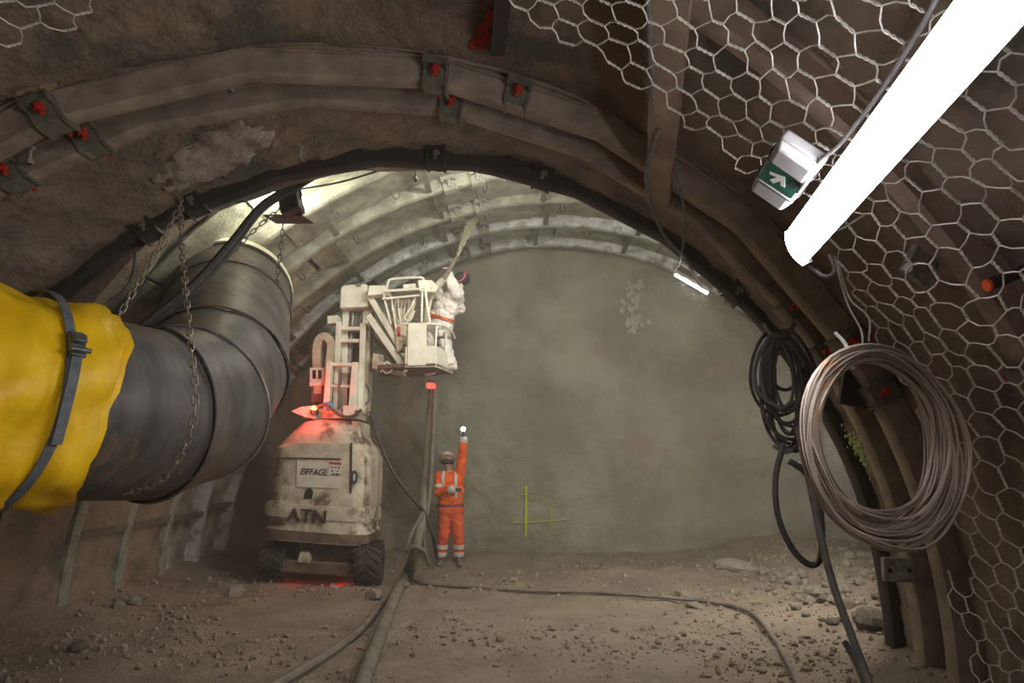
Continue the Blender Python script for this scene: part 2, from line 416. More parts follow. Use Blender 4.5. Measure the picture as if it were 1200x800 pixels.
rib('brown arch rib close behind the nearer twin, its clamps red bolted at left', yA2, 4.1, NCX, NCZ, 'rib_rust', 'clamp_steel', 'red_paint', (86, 131, 36), (TH(528, 128), TH(112, 172), TH(32, 218), 39, 33), group=G)
rib('brown arch rib behind the wire netting beside the bright lamp', yC, 4.1, NCX, NCZ, 'rib_brown', 'clamp_steel', 'red_paint', (27,), (26.5, 21), group=G)
GC = 'steel arch ribs of the chamber'
CH = [('steel arch rib of the chamber right behind the dark portal', 'rib_coated'), ('shotcrete-coated chamber rib second behind the dark portal', 'rib_coated'),
      ('shotcrete-coated chamber rib in the middle of the bright vault', 'rib_coated'), ('pale grey chamber rib second in front of the working face', 'rib_grey'),
      ('pale grey chamber rib set right against the working face', 'rib_grey')]
ANG = (40, 58, 76, 92, 108, 124, 140, 156, 170)
for i, (y, (lb, m)) in enumerate(zip(RIBY, CH)):
    rib(lb, (lambda x, y=y: y), 5.2, CCX, CCZ, m, 'clamp_steel' if i > 2 else 'rib_coated', 'bolt_steel', (52, 104, 146), (50, 54, 102, 106, 144, 148), group=GC,
        spacers=[(a + random.uniform(-1, 1), y - 1.0, .07) for a in ANG] if i > 0 else ())

# loose steel between ribs of the near tunnel
def strip(name, a, b, wd, th, wdir, material, label, cat, mid=None):
    mb = MB(); mb.ribbon([a] + ([mid] if mid else [(a + b) / 2]) + [b], wdir, wd, th)
    return tag(mb.build(name, material), label, cat)
th, y = cyl(771, 238, 4.02); a = on(th, y, 4.02); th2, y2 = cyl(790, -30, 4.05); b = on(th2, y2, 4.05)
strip('vault_bar', a, b, .19, .05, Vector((1, 0, -.45)), 'rib_brown', 'flat brown steel strut crossing the vault left of the lamp', 'strut')
th, y = cyl(583, 62, 4.22); a = on(th, y, 4.22); th2, y2 = cyl(592, -30, 4.2); b = on(th2, y2, 4.2)
strip('vault_bar', a, b, .10, .05, Vector((1, 0, 0)), 'rib_dark', 'narrow dark bar standing in for a groove beside the red paint mark at the vault top', 'strut')  # dark bar stands in for a recessed groove in the vault
mb = MB(); row = []
for k in range(9):
    row_ = []
    for q in range(4):
        t_, y_ = cyl(574 - k * 2.0 + (q - 1.5) * (2 + k * .7) * (1 + .3 * math.sin(k * 2 + q)), 20 + k * 6, 4.2); row_.append(on(t_, y_, rnear(t_, y_) - .012))
    row.append(row_)
for dr in (0, .02): mb.v += [tuple(p + (p - Vector((NCX, p.y, NCZ))).normalized() * dr) for r_ in row for p in r_]
for k in range(8):
    for q in range(3): mb.f.append((k * 4 + q, k * 4 + q + 1, k * 4 + q + 5, k * 4 + q + 4)); mb.mi.append(0)
mb.v = mb.v[:36]
tag(mb.build('paint_mark', 'red_spray'), 'red spray paint streak on the dark vault', 'paint mark')
# hanging bolts and rod ends poking out of the lining
for (px_, py_, r_, lb) in ((270, 100, 4.12, 'pale bolt end under the rusty rib at the upper left'), (35, 184, 4.12, 'pale bolt end beside the red clamp bolts at far left'), (352, 182, 4.05, 'pale bolt end under the dark portal rib')):
    t_, y_ = cyl(px_, py_, r_); p = on(t_, y_, r_); mb = MB()
    mb.cyl(p + Vector((0, 0, .07)), p - Vector((0, 0, .05)), .014, 8).cyl(p - Vector((0, 0, .02)), p - Vector((0, 0, .05)), .026, 6).cyl(p + Vector((0, 0, .05)), p + Vector((0, 0, .075)), .03, 8)
    tag(mb.build('bolt_end', 'bolt_steel'), lb, 'bolt')

def patch(px_, py_, ru, rv, m, label):
    t0, y0 = cyl(px_, py_, 4.2); mb = MB(); n_ = 34; idx = {}
    for i in range(n_ + 1):
        for j in range(n_ + 1):
            a, b = (i / n_ * 2 - 1), (j / n_ * 2 - 1); t = t0 + a * ru / 4.2; y = y0 + b * rv + a * rv * .4
            e = 1 - math.hypot(a, b) + .45 * fbm((a * 2.5, b * 2.5, px_), 4)
            idx[i, j] = len(mb.v); mb.v.append(tuple(on(t, y, rnear(t, y) - (.035 * min(1, e * 4) + .03 * abs(fbm((a * 5, b * 5, 2)))) if e > 0 else rnear(t, y) + .03)))
    for i in range(n_):
        for j in range(n_): mb.f.append((idx[i, j], idx[i, j + 1], idx[i + 1, j + 1], idx[i + 1, j])); mb.mi.append(0)
    tag(mb.build('mortar_patch', m, smooth=60), label, 'mortar patch')
mat('mortar', (176, 160, 146), (146, 130, 118), 6, .95, bump=.9, bscale=20, bdist=.04)
mat('mortar_brown', (172, 150, 120), (136, 116, 92), 6, .95, bump=.9, bscale=20, bdist=.04)
patch(252, 178, .55, .3, 'mortar', 'pale rough mortar patch just above the dark portal rib')
patch(30, 160, .4, .22, 'mortar_brown', 'tan rough mortar patch above the far left clamps')
t_, y_ = cyl(1004, 522, 4.1); c = on(t_, y_, 4.09); mb = MB()
for k in range(130):
    a_, b_ = random.gauss(0, .05), random.gauss(0, .09); tt_ = t_ + b_ / 4.1
    mb.ball(on(tt_, y_ + a_, 4.098), random.uniform(.006, .02), 6, 4, (.5, 1, 1))
tag(mb.build('paint_mark', 'lime_faint'), 'lime green paint smear on the dark rib leg seen through the wire coil', 'paint mark', kind='stuff')
# plates and packers on the right-hand legs
for (px_, py_, Y, wp, hp, ang, m, lb) in ((1052, 667, 5.55, 34, 26, -2, 'bolt_steel', 'grey drilled steel plate bridging the rib legs at right'), (1045, 614, 5.5, 80, 14, 2, 'clamp_steel', 'steel packing plate on the rib legs just below the wire coil'), (1015, 460, 5.2, 60, 40, -14, 'rib_dark', 'dark blocky bracket on the rib leg inside the wire coil')):
    c = P(px_, py_, Y); k = Y / F; mb = MB(); M = Matrix.Rotation(R(-ang), 3, 'Y')
    mb.box(c, (wp * k, .05, hp * k), M); root = mb.build('steel_plate', m, bevel=.006); tag(root, lb, 'plate')
    if 'drilled' in lb:
        for s in (-1, 1):
            mb = MB(); q = c + Vector((s * .075, -.026, -.005)); mb.cyl(q, q + Vector((0, -.006, 0)), .018, 10); mb.build('bolt_hole', 'letter_black', root)
# bracket and red-tipped pin behind the netting
t_, y_ = cyl(1075, 315, 4.0); c = on(t_, y_, 4.02); root = thing('anchor_bracket', c, 'grey folded bracket with a bolt behind the netting at right', 'bracket')
MB().box(c, (.20, .04, .17), Matrix.Rotation(R(30), 3, 'Y') @ Matrix.Rotation(R(20), 3, 'Z')).build('plate', 'bolt_steel', root, bevel=.01)
MB().cyl(c + Vector((0, -.02, 0)), c + Vector((-.12, -.09, -.03)), .026, 10).build('bolt', 'bolt_steel', root)
t_, y_ = cyl(1170, 330, 3.98); c = on(t_, y_, 3.98); root = thing('anchor_pin', c, 'dark steel pin with a red tip behind the netting at the right edge', 'pin')
MB().cyl(c + Vector((.14, -.02, .06)), c + Vector((-.06, -.02, -.02)), .03, 10).build('shaft', 'rib_dark', root)
MB().cyl(c + Vector((-.06, -.02, -.02)), c + Vector((-.075, -.02, -.026)), .029, 10).build('tip', 'orange_paint', root)

# ------------------------------------------------------------------ wire netting
def netting(label, tlo, thi, ylo, keep, r, W=.18, PP=.265, T=.085, wr=.0041):
    mb = MB(); circ = 1 / r
    def pos(u, v):
        jx = .05 * mnoise.noise(Vector((u * 4.5, v * 4.5, 1))) + .10 * mnoise.noise(Vector((u * .9, v * .9, 11))); jy = .05 * mnoise.noise(Vector((u * 4.5, v * 4.5, 5))) + .10 * mnoise.noise(Vector((u * .9, v * .9, 15))) + .05 * math.sin(u * 2); jr = .07 * mnoise.noise(Vector((u * 1.3, v * 1.3, 9)))
        return on((u + jx) * circ, v + jy, r + jr)
    j = 0; nj = int((6.0 - ylo) / (W / 2))
    for j in range(nj):
        v = ylo + j * W / 2
        i0 = int(tlo * r / PP); i1 = int(thi * r / PP) + 1
        for i in range(i0, i1):
            u = i * PP + (j % 2) * PP / 2
            if not keep(u * circ, v): continue
            a, b = pos(u - T / 2, v), pos(u + T / 2, v)
            ax = (b - a).normalized(); n1 = ax.orthogonal().normalized(); n2 = ax.cross(n1)
            for ph in (0, math.pi):
                mb.tube([a.lerp(b, k / 8) + (n1 * math.cos(ph + k * 1.2) + n2 * math.sin(ph + k * 1.2)) * wr * 1.05 for k in range(9)], wr, 4, cap=False)
            for dj in (-1, 1):
                v2 = v + dj * W / 2
                if keep((u + PP / 2) * circ, v2):
                    c = pos(u + PP / 2 - T / 2, v2); m = b.lerp(c, .5) + Vector((random.uniform(-1, 1), random.uniform(-1, 1), random.uniform(-1, 1))) * .013
                    mb.tube([b, m, c], wr * 1.05, 4, cap=False)
    o = mb.build('wire_netting', 'wire_galv', smooth=60); return tag(o, label, 'netting')
RM = 3.86
bd = [cyl(a, b, RM) for a, b in ((560, 0), (640, 45), (700, 75), (790, 125), (880, 195), (930, 240), (980, 290), (1000, 380), (1050, 450), (1105, 560), (1132, 640), (1108, 690), (1135, 780), (1140, 800))]
bth = [t for t, _ in bd][::-1]; by = [y for _, y in bd][::-1]
o_ = sorted(range(len(bth)), key=lambda i: bth[i]); bth = [bth[i] for i in o_]; by = [by[i] for i in o_]
def keepR(t, v): return bth[0] - .05 < t < bth[-1] and v < np.interp(t, bth, by)
netting('galvanised hexagonal wire netting draped over the vault around the lamp at right', bth[0] - .1, bth[-1], .55, keepR, RM)
bl = [cyl(a, b, RM) for a, b in ((0, 48), (60, 40), (110, 15), (150, -8))]
lt = sorted(bl); ltt = [t for t, _ in lt]; lty = [y for _, y in lt]
netting('small patch of wire netting at the top left corner of the vault', ltt[0], ltt[-1] + .3, 1.2, lambda t, v: ltt[0] < t < ltt[-1] + .25 and v < np.interp(t, ltt, lty), RM)

# ------------------------------------------------------------------ lamps
def batten(a, b, up, wd, th_, emat, label, wires=(), depth_dir=None):
    a, b, up = Vector(a), Vector(b), Vector(up); ax = (b - a).normalized(); up = (up - ax * up.dot(ax)).normalized(); s = ax.cross(up)
    root = thing('batten_lamp', (a + b) / 2, label, 'lamp', None)
    def bar(h0, h1, w0, w1, e0=0, e1=0):
        mb = MB(); q = []
        for p in (a + ax * e0, b - ax * e1):
            q.append([p + s * w0 / 2 + up * h0, p + s * w1 / 2 + up * h1, p - s * w1 / 2 + up * h1, p - s * w0 / 2 + up * h0])
        return mb.loft(q)
    bar(0, th_, wd * .96, wd * .8, .01, .01).build('housing', 'lamp_housing', root, bevel=.006)
    mb = MB(); prof = [(math.cos(t) * wd / 2, -math.sin(t) * th_ * .85) for t in np.linspace(0, math.pi, 9)]
    mb.loft([[p + s * x + up * z for x, z in prof] for p in (a + ax * .012, b - ax * .012)]); mb.build('diffuser', emat, root)
    for p, d in ((a, 1), (b, -1)):
        mb = MB(); mb.loft([[p + ax * d * e + s * x + up * z for x, z in [(wd * .5, th_), (wd * .52, -th_ * .3), (0, -th_ * .9), (-wd * .52, -th_ * .3), (-wd * .5, th_)]] for e in (-.004, .012)]); mb.build('end_cap', 'lamp_housing', root)
    for wa, wb in wires:
        MB().tube(spline([wa, (Vector(wa) + Vector(wb)) / 2 + Vector((0, 0, -.03)), wb], 4), .006, 6).build('hanging_wire', 'wire_galv', root)
    return root
la, lb_ = P(932, 291, 3.74), P(1222, -66, 1.5)
axis_in = Vector((NCX, 3, 1.9))
upv = ((la + lb_) / 2 - axis_in); upv.y = 0
tA = la.lerp(lb_, .08); tB = la.lerp(lb_, .85)
batten(la, lb_, upv, .215, .05, 'tube_white', 'bright white batten lamp hung on the wire netting at upper right',
       [(tA + upv.normalized() * .05, tA + upv.normalized() * .36), (tB + upv.normalized() * .05, tB + upv.normalized() * .36)])
# chamber: one batten peeps out behind the dark rib, two unseen fill ones are added behind the headwall
for i, (t0, t1, lbl) in enumerate(((47.5, 56.5, 'batten lamp peeping out behind the dark portal rib at right'), (16, 30, 'added fill lamp on the back of the headwall low at right'), (74, 88, 'added fill lamp on the back of the headwall near the crown'))):
    yy = 6.75
    p, q = on(R(t0), yy, 4.72), on(R(t1), yy, 4.72)
    if i == 0: p, q = P(832, 340, yy), P(792, 317, yy)
    mid = (p + q) / 2; upd = (mid - Vector((CCX, 9.0, 1.8)))
    batten(p, q, upd, .14, .05, 'tube_chamber', lbl, [(mid + upd.normalized() * .05, Vector((mid.x + .1, 6.34, mid.z + .12)))])
# unseen fill lamps added behind the viewpoint to brighten the near tunnel
for yy, xx in ((-.5, 1.8), (-3.6, 1.8)):
    batten((xx, yy, 2.95), (xx, yy - 1.5, 2.95), (.75, 0, .66), .19, .05, 'tube_fill', 'unseen fill lamp added in the near tunnel ' + ('just behind the viewpoint' if yy > -3 else 'farther back towards the entrance'),
           [((xx + .03, yy - .3, 3.0), (xx + .2, yy - .3, 3.2)), ((xx + .03, yy - 1.2, 3.0), (xx + .2, yy - 1.2, 3.2))])

# ------------------------------------------------------------------ exit light box
def exit_box():
    t_, y_ = cyl(921, 203, 3.66); c = on(t_, y_, 3.66)
    n = -Vector((math.cos(t_), 0, math.sin(t_))); u = Vector((.10, 1, 0)); u = (u - n * u.dot(n)).normalized(); v = n.cross(u)
    if v.x < 0: v = -v
    M = Matrix((v, u, n)).transposed()
    root = thing('exit_light', c, 'white emergency exit light box with a green arrow sign strapped to the netting', 'exit light')
    L_, W_, D_ = .46, .235, .10
    MB().box(c - n * .03, (W_, L_, D_ * .6), M).build('back_box', 'sign_white', root, bevel=.012)
    def lid(u0, u1, w0, h, name, m):
        mb = MB(); a = []
        for uu in (u0, u1): a.append([c + u * uu + v * x + n * z for x, z in ((-W_ / 2 * .98, 0), (-W_ / 2 * w0, h), (W_ / 2 * w0, h), (W_ / 2 * .98, 0))])
        return mb.loft(a).build(name, m, root, bevel=.012)
    lid(-.23, -.095, .8, .06, 'cover', 'sign_white'); lid(.10, .23, .8, .06, 'cover', 'sign_white')
    lid(-.095, .10, .9, .045, 'sign_window', 'sign_white')
    pl = MB().box(c + n * .047 + u * .002, (W_ * .84, .172, .004), M).build('sign_plate', 'sign_green', root)
    d1 = (-u * .93 + v * .37).normalized(); d2 = n.cross(d1)
    def pr(poly, nm, o_=Vector((0, 0, 0)), m='sign_print'):
        mb = MB(); mb.prism([c + o_ + n * .0495 + d1 * a + d2 * b for a, b in poly], n * .002); mb.build(nm, m, pl, smooth=0)
    pr([(.055, 0), (-.005, .058), (-.022, .042), (.004, .014), (-.055, .014), (-.055, -.014), (.004, -.014), (-.022, -.042), (-.005, -.058)], 'arrow_print', -v * .012)
    pr([(-.03, -.02), (.03, -.02), (.03, .02), (-.03, .02)], 'door_print', v * .065 - u * .03, 'decal_blue')
    for uu in (-.098, .103):
        mb = MB(); mb.tube([c + u * uu + v * W_ / 2 * 1.02 - n * .07, c + u * uu + v * W_ / 2 * 1.04 + n * .0, c + u * uu + v * W_ / 2 * .9 + n * .056, c + u * uu - v * W_ / 2 * .9 + n * .056, c + u * uu - v * W_ / 2 * 1.04 + n * 0, c + u * uu - v * W_ / 2 * 1.02 - n * .07], .005, 6); mb.build('tie_wire', 'cable_dark', root)
exit_box()

# ------------------------------------------------------------------ ventilation duct
RD = .60
AX = [P(-110, 458, 3.7), P(170, 484, 4.85), P(222, 474, 5.35), P(252, 436, 5.95), P(266, 372, 6.8), P(272, 345, 7.25)]
def duct_ring(i, r, back=0.0, n=48, dirv=None):
    d0 = (AX[i] - AX[i - 1]).normalized() if i > 0 else (AX[1] - AX[0]).normalized()
    d1 = (AX[i + 1] - AX[i]).normalized() if i < len(AX) - 1 else d0
    bis = (d0 + d1).normalized()
    d = d1 if dirv is None else dirv
    u = (Vector((0, 0, 1)) - d * d.z).normalized(); v = d.cross(u)
    out = []
    for k in range(n):
        a = 2 * math.pi * k / n; o = u * math.cos(a) * r + v * math.sin(a) * r
        out.append(AX[i] + o - d * (o.dot(bis) / d.dot(bis)))
    return out
duct = thing('ventilation_duct', AX[2] - Vector((0, 0, .6)), 'big dark steel ventilation duct with an elbow hung on chains at left', 'duct')
def dent(ring, c, amt):
    return [p + (p - c).normalized() * amt * fbm((p.x * 3, p.y * 3, p.z * 3)) for p in ring]
for i in range(len(AX) - 2 + 1):
    if i == len(AX) - 1: break
    d = (AX[i + 1] - AX[i]).normalized()
    ra = duct_ring(i, RD + (.012 if i % 2 else 0), dirv=d); rb = duct_ring(i + 1, RD + (.012 if i % 2 else 0), dirv=d)
    rings = []; m = 10
    for k in range(m + 1):
        t = k / m; rg = [p.lerp(q, t) for p, q in zip(ra, rb)]; c = AX[i].lerp(AX[i + 1], t); rings.append(dent(rg, c, .012))
    mb = MB(); mb.loft(rings, cap=False); o = mb.build('duct_section', 'duct_steel', duct)
    if 0 < i < len(AX) - 1:
        rr = duct_ring(i, RD + .022, dirv=d); mb = MB()
        for off, rad in ((0, 0),):
            mb.tube(rr, .009, 6, closed=True)
        mb.build('seam', 'duct_band' if i == 2 else 'duct_steel', o)
d = (AX[-1] - AX[-2]).normalized()
mb = MB(); ro = duct_ring(5, RD + .035, dirv=d); ri = duct_ring(5, RD - .02, dirv=d)
mb.loft([[p - d * .0 for p in ri], [p - d * .06 for p in ro], [p + d * .05 for p in ro], [p + d * .05 for p in ri]], cap=False); mb.build('end_collar', 'duct_lip', duct)
# yellow tarpaulin sleeve
def tarp():
    d = (AX[1] - AX[0]).normalized(); Lp = (AX[1] - AX[0]).length
    u = (Vector((0, 0, 1)) - d * d.z).normalized(); v = d.cross(u); n = 72; m = 40; s0, s1 = .0, .66 * Lp
    # end of the sleeve is where x=120 in the photograph
    best = min((abs(600 + F * (AX[0] + d * s).x / ((AX[0] + d * s).y * math.cos(PITCH) + ((AX[0] + d * s).z - CAMZ) * math.sin(PITCH)) - 82), s) for s in np.linspace(.2, Lp, 200))
    s1 = best[1]
    root = thing('tarpaulin_sleeve', AX[0] + d * s1 * .5 - Vector((0, 0, .64)), 'crumpled yellow tarpaulin sleeve strapped around the duct at left', 'tarpaulin')
    mb = MB(); rings = []
    for i in range(m + 1):
        s = s0 + (s1 - s0) * i / m; ring = []
        for k in range(n):
            a = 2 * math.pi * k / n
            pin = min(1, abs(s - (s1 - .36)) / .12); fold = .03 * math.sin(a * 5 + s * 4 + 2.0 * fbm((a, s * 2, 0))) + .04 * fbm((math.cos(a) * 2, math.sin(a) * 2, s * 3))
            rr = RD + .045 + fold * (.35 + .65 * pin) + .02 * pin
            if s > s1 - .06: rr = RD + .03 + fold * .5
            ss = s + (.05 * math.sin(a * 2.0 + .6) + .03 * fbm((a * 1.3, 3, 1))) * (i / m) ** 3 * 2
            ring.append(AX[0] + d * ss + (u * math.cos(a) + v * math.sin(a)) * rr)
        rings.append(ring)
    mb.loft(rings, cap=False); mb.build('sheet', 'tarp', root)
    def strap(s, tilt, name='strap'):
        path = []; wd = []
        for k in range(49):
            a = 2 * math.pi * k / 48; rr = RD + .085 + .012 * math.sin(a * 4)
            path.append(AX[0] + d * (s + tilt * math.cos(a)) + (u * math.cos(a) + v * math.sin(a)) * rr); wd.append(d)
        mb = MB(); mb.ribbon(path, wd, .055, .008); return mb.build(name, 'strap_grey', root)
    st = strap(s1 - .36, .05); strap(s1 - .80, .02)
    # buckle and loose end on the side that faces the camera
    side = -v if (-v).y < v.y else v
    a0 = .45
    def sp(ang, s, rr): return AX[0] + d * s + (u * math.cos(ang) + side * math.sin(ang)) * rr
    c = sp(R(66), s1 - .33, RD + .115); nn = (u * math.cos(R(66)) + side * math.sin(R(66))); tt = nn.cross(d)
    M = Matrix((d, tt, nn)).transposed()
    bk = MB().box(c, (.085, .16, .03), M).build('buckle', 'buckle', root, bevel=.008)
    MB().box(c + nn * .03 + tt * .02, (.07, .05, .04), M).build('lever', 'buckle', bk, bevel=.006)
    MB().cyl(c + nn * .03 - d * .055 - tt * .05, c + nn * .03 + d * .055 - tt * .05, .014, 10).build('spindle', 'buckle', bk)
    path = spline([sp(R(70), s1 - .33, RD + .12), sp(R(84), s1 - .36, RD + .13), sp(R(98), s1 - .37, RD + .12), sp(R(112), s1 - .37, RD + .125)], 5)
    MB().ribbon(path, d, .055, .006).build('loose_end', 'strap_grey', root)
tarp()

# ------------------------------------------------------------------ chains
def link_mesh(L, W, r, m):
    mb = MB(); pts = []
    for k in range(16):
        a = 2 * math.pi * k / 16; x = math.cos(a) * W; z = math.sin(a) * W + (L if math.sin(a) > 1e-6 else -L if math.sin(a) < -1e-6 else 0); pts.append((x, 0, z))
    mb.tube(pts, r, 5, closed=True); return mesh_of(mb, 'link', m)
def chain(path, L, W, r, m, label, group=None):
    pts = spline(path, 24); acc = [0]
    for a, b in zip(pts, pts[1:]): acc.append(acc[-1] + (b - a).length)
    root = thing('chain', pts[0], label, 'chain', group); me = link_mesh(L, W, r, m); pitch = 2 * (L + W) - 2.2 * r
    n = int(acc[-1] / pitch); A = np.array(acc); X = np.array([list(p) for p in pts])
    at = lambda s: Vector([np.interp(s, A, X[:, k]) for k in range(3)])
    for i in range(n):
        p, q = at(i * pitch), at((i + 1) * pitch); z = (q - p).normalized(); y = z.orthogonal().normalized()
        y = Matrix.Rotation((i % 2) * math.pi / 2 + .4, 3, z) @ y; x = y.cross(z)
        inst('link', me, frame(x, y, z, (p + q) / 2), root)
GCH = 'chains carrying the duct'
dF = lambda px_, py_, Y: P(px_, py_, Y)
chain([P(211, 226, 5.2), P(214, 300, 4.75), P(223, 400, 4.32), P(229, 470, 4.2), P(218, 520, 4.25), P(190, 562, 4.36), P(140, 581, 4.5)], .022, .017, .0062, 'chain_steel', 'rusty steel chain hanging down in front of the duct', GCH)
chain([P(212, 240, 5.22), P(175, 310, 5.05), P(132, 382, 4.85)], .022, .017, .0062, 'chain_steel', 'steel chain slanting down left to the top of the duct', GCH)
chain([P(334, 232, 6.6), P(327, 310, 6.7), P(314, 392, 6.8)], .022, .017, .006, 'cable_dark', 'thin dark chain hanging beside the duct mouth', GCH)
chain([P(334, 240, 6.55), P(300, 268, 6.6), P(262, 305, 6.7)], .022, .017, .006, 'cable_dark', 'thin dark chain slanting from the black box to the duct mouth', GCH)
# black floodlight box and its cables
c = P(340, 237, 6.55); root = thing('flood_lamp_box', c, 'black box lamp hanging under the portal rib at left', 'lamp box')
M = Matrix.Rotation(R(8), 3, 'Y')
MB().px([(326, 222), (350, 219), (355, 247), (332, 254)], 6.55, 6.45, 6.65).build('case', 'black_box', root, bevel=.02)
q_ = P(341, 236, 6.65); mb = MB(); mb.ball(q_ + Vector((0, .02, 0)), .13, 14, 8, (1, .8, 1)); mb.v = [v for v in mb.v]; mb.build('flood_glass', 'flood_glass', root)
MB().box(q_ + Vector((-.06, .14, -.14)), (.40, .40, .012), Matrix.Rotation(R(8), 3, 'X')).build('added_visor', 'black_box', root)  # plate added to keep the flood's light off the duct
MB().tube([P(324, 234, 6.55), P(324, 214, 6.55), P(350, 211, 6.55), P(353, 232, 6.55)], .015, 6).build('bracket', 'black_box', root)
for k, (off, lbl) in enumerate(((0, 'thick black cable sagging from the portal rib down to the duct'), (9, 'second black cable running beside the thick one to the duct'))):
    mb = MB(); mb.tube(spline([P(398, 186 + off * .3, 6.25), P(352, 214 + off * .4, 6.35), P(308, 240 + off * .6, 6.3), P(270, 285 + off, 6.1), P(225, 335 + off, 5.8), P(160, 388 + off, 5.4)], 8), .036 if k == 0 else .028, 8)
    tag(mb.build('power_cable', 'black_rubber'), lbl, 'cable')
mb = MB(); mb.tube(spline([P(160, 295, 5.7), P(150, 335, 5.6), P(104, 372, 5.4)], 8), .014, 6); tag(mb.build('power_cable', 'cable_dark'), 'thin dark cable curving behind the duct at left', 'cable')
mb = MB(); mb.tube(spline([P(330, 225, 6.55), P(400, 213, 6.6), P(470, 193, 6.5), P(510, 196, 6.5)], 6), .010, 6); tag(mb.build('power_cable', 'cable_dark'), 'thin dark wire strung under the crown of the portal', 'cable')
for px_ in (487,):
    p = P(px_, 210, 6.7); mb = MB(); mb.tube([P(px_, 193, 6.6), p], .008, 6).ball(p, .03, 8, 6); tag(mb.build('hanging_weight', 'black_rubber'), 'small dark weight dangling under the portal crown', 'weight')
# orange marker
c = P(325, 403, 7.0); root = thing('marker_lamp', c, 'small orange marker lamp beside the duct mouth', 'marker lamp')
MB().px([(319, 396), (330, 399), (329, 409), (317, 408)], 7.0, 6.95, 7.05).build('lens', 'orange_paint', root, bevel=.015)
MB().px([(316, 392), (333, 396), (333, 399), (316, 396)], 7.0, 6.94, 7.06).build('cap', 'clamp_steel', root)

# ------------------------------------------------------------------ cables at right
def cable(label, pts, r, m, n=8, name='cable', cat='cable', group=None, seg=8):
    mb = MB(); mb.tube(spline(pts, n), r, seg); return tag(mb.build(name, m), label, cat, group)
def cable_bundle():
    c = P(912, 392, 5.0); root = thing('cable_bundle', c, 'bundle of dark grey cables looped over a hook left of the wire coil', 'cables')
    for k in range(15):
        rx = random.uniform(14, 40); x0 = 912 + random.uniform(-8, 14); bot = random.uniform(455, 560) if k % 3 else random.uniform(470, 482); top = 390 + random.uniform(-4, 6)
        pts = []
        for a in np.linspace(0, 2 * math.pi, 15)[:-1]:
            yy = (top + bot) / 2 - math.cos(a) * (bot - top) / 2; xx = x0 + math.sin(a) * rx * (.45 + .55 * math.sin(a / 2)) + (yy - 390) * .08
            pts.append(P(xx, yy, 5.0 + .05 * math.sin(a * 2 + k)))
        mb = MB(); mb.tube(spline(pts + [pts[0]], 4)[:-1], .0135, 6, closed=True); mb.build('loop', 'cable_dark' if k % 3 else 'cable_grey', root)
    MB().tube(spline([P(896, 380, 5.1), P(905, 392, 4.95), P(922, 392, 4.95), P(930, 378, 5.1)], 5), .018, 6).build('hook', 'clamp_steel', root)
    for (a, b, c_) in ((902, 470, 930), (906, 522, 936)):
        MB().tube(spline([P(a, b, 4.93), P((a + c_) / 2, b + 8, 4.9), P(c_, b, 4.93)], 5), .014, 6).build('tie', 'cable_grey', root)
cable_bundle()
cable('dark cable hanging in a long open loop left of the wire coil', [P(918, 520, 4.9), P(909, 560, 4.9), P(912, 605, 4.85), P(930, 645, 4.85), P(952, 662, 4.85), P(963, 645, 4.85), P(960, 590, 4.8), P(945, 555, 4.8), P(925, 540, 4.8)], .022, 'cable_dark')
g0 = lambda px_, py_, Y, h=.02: Vector((P(px_, py_, Y).x, Y, floor_z(P(px_, py_, Y).x, Y) + h))
cable('pale grey hose dropping from the cable bundle to the floor at right', [P(935, 500, 4.8), P(950, 570, 4.75), P(962, 630, 4.7), P(978, 690, 4.6), P(1000, 750, 4.5), P(1018, 800, 4.4), P(1022, 840, 4.3)], .026, 'cable_grey')
cable('short dark cable end lying beside the pale hose', [P(990, 752, 4.75), P(1003, 776, 4.65), P(1015, 806, 4.5)], .02, 'cable_dark')
cable('grey conduit hanging down along the vault left of the flat strut', [on(*cyl(759, -20, 4.0), 4.0), on(*cyl(763, 60, 4.0), 4.0), on(*cyl(766, 140, 4.02), 4.02)], .018, 'cable_grey')
cable('thin grey cable dropping from the strut to the chamber lamp', [on(*cyl(772, 150, 4.0), 4.0), on(*cyl(757, 210, 3.98), 3.98), on(*cyl(775, 270, 3.95), 3.95), P(800, 300, 5.8), P(822, 335, 6.3)], .014, 'cable_grey')
cable('second thin cable drooping beside the flat strut', [on(*cyl(790, 200, 4.0), 4.0), on(*cyl(803, 250, 3.98), 3.98), P(800, 290, 5.7), P(795, 312, 6.3)], .010, 'cable_grey')
cable('grey cable running up beside the bright lamp to the exit light', [P(935, 226, 3.2), P(960, 190, 3.0), P(985, 168, 2.9), P(1030, 110, 2.6), P(1075, 40, 2.25), P(1105, -15, 2.0)], .011, 'cable_grey')
cable('short grey cable curling at the far end of the bright lamp', [P(948, 312, 3.8), P(968, 324, 3.75), P(978, 315, 3.75), P(972, 298, 3.75)], .011, 'cable_grey')

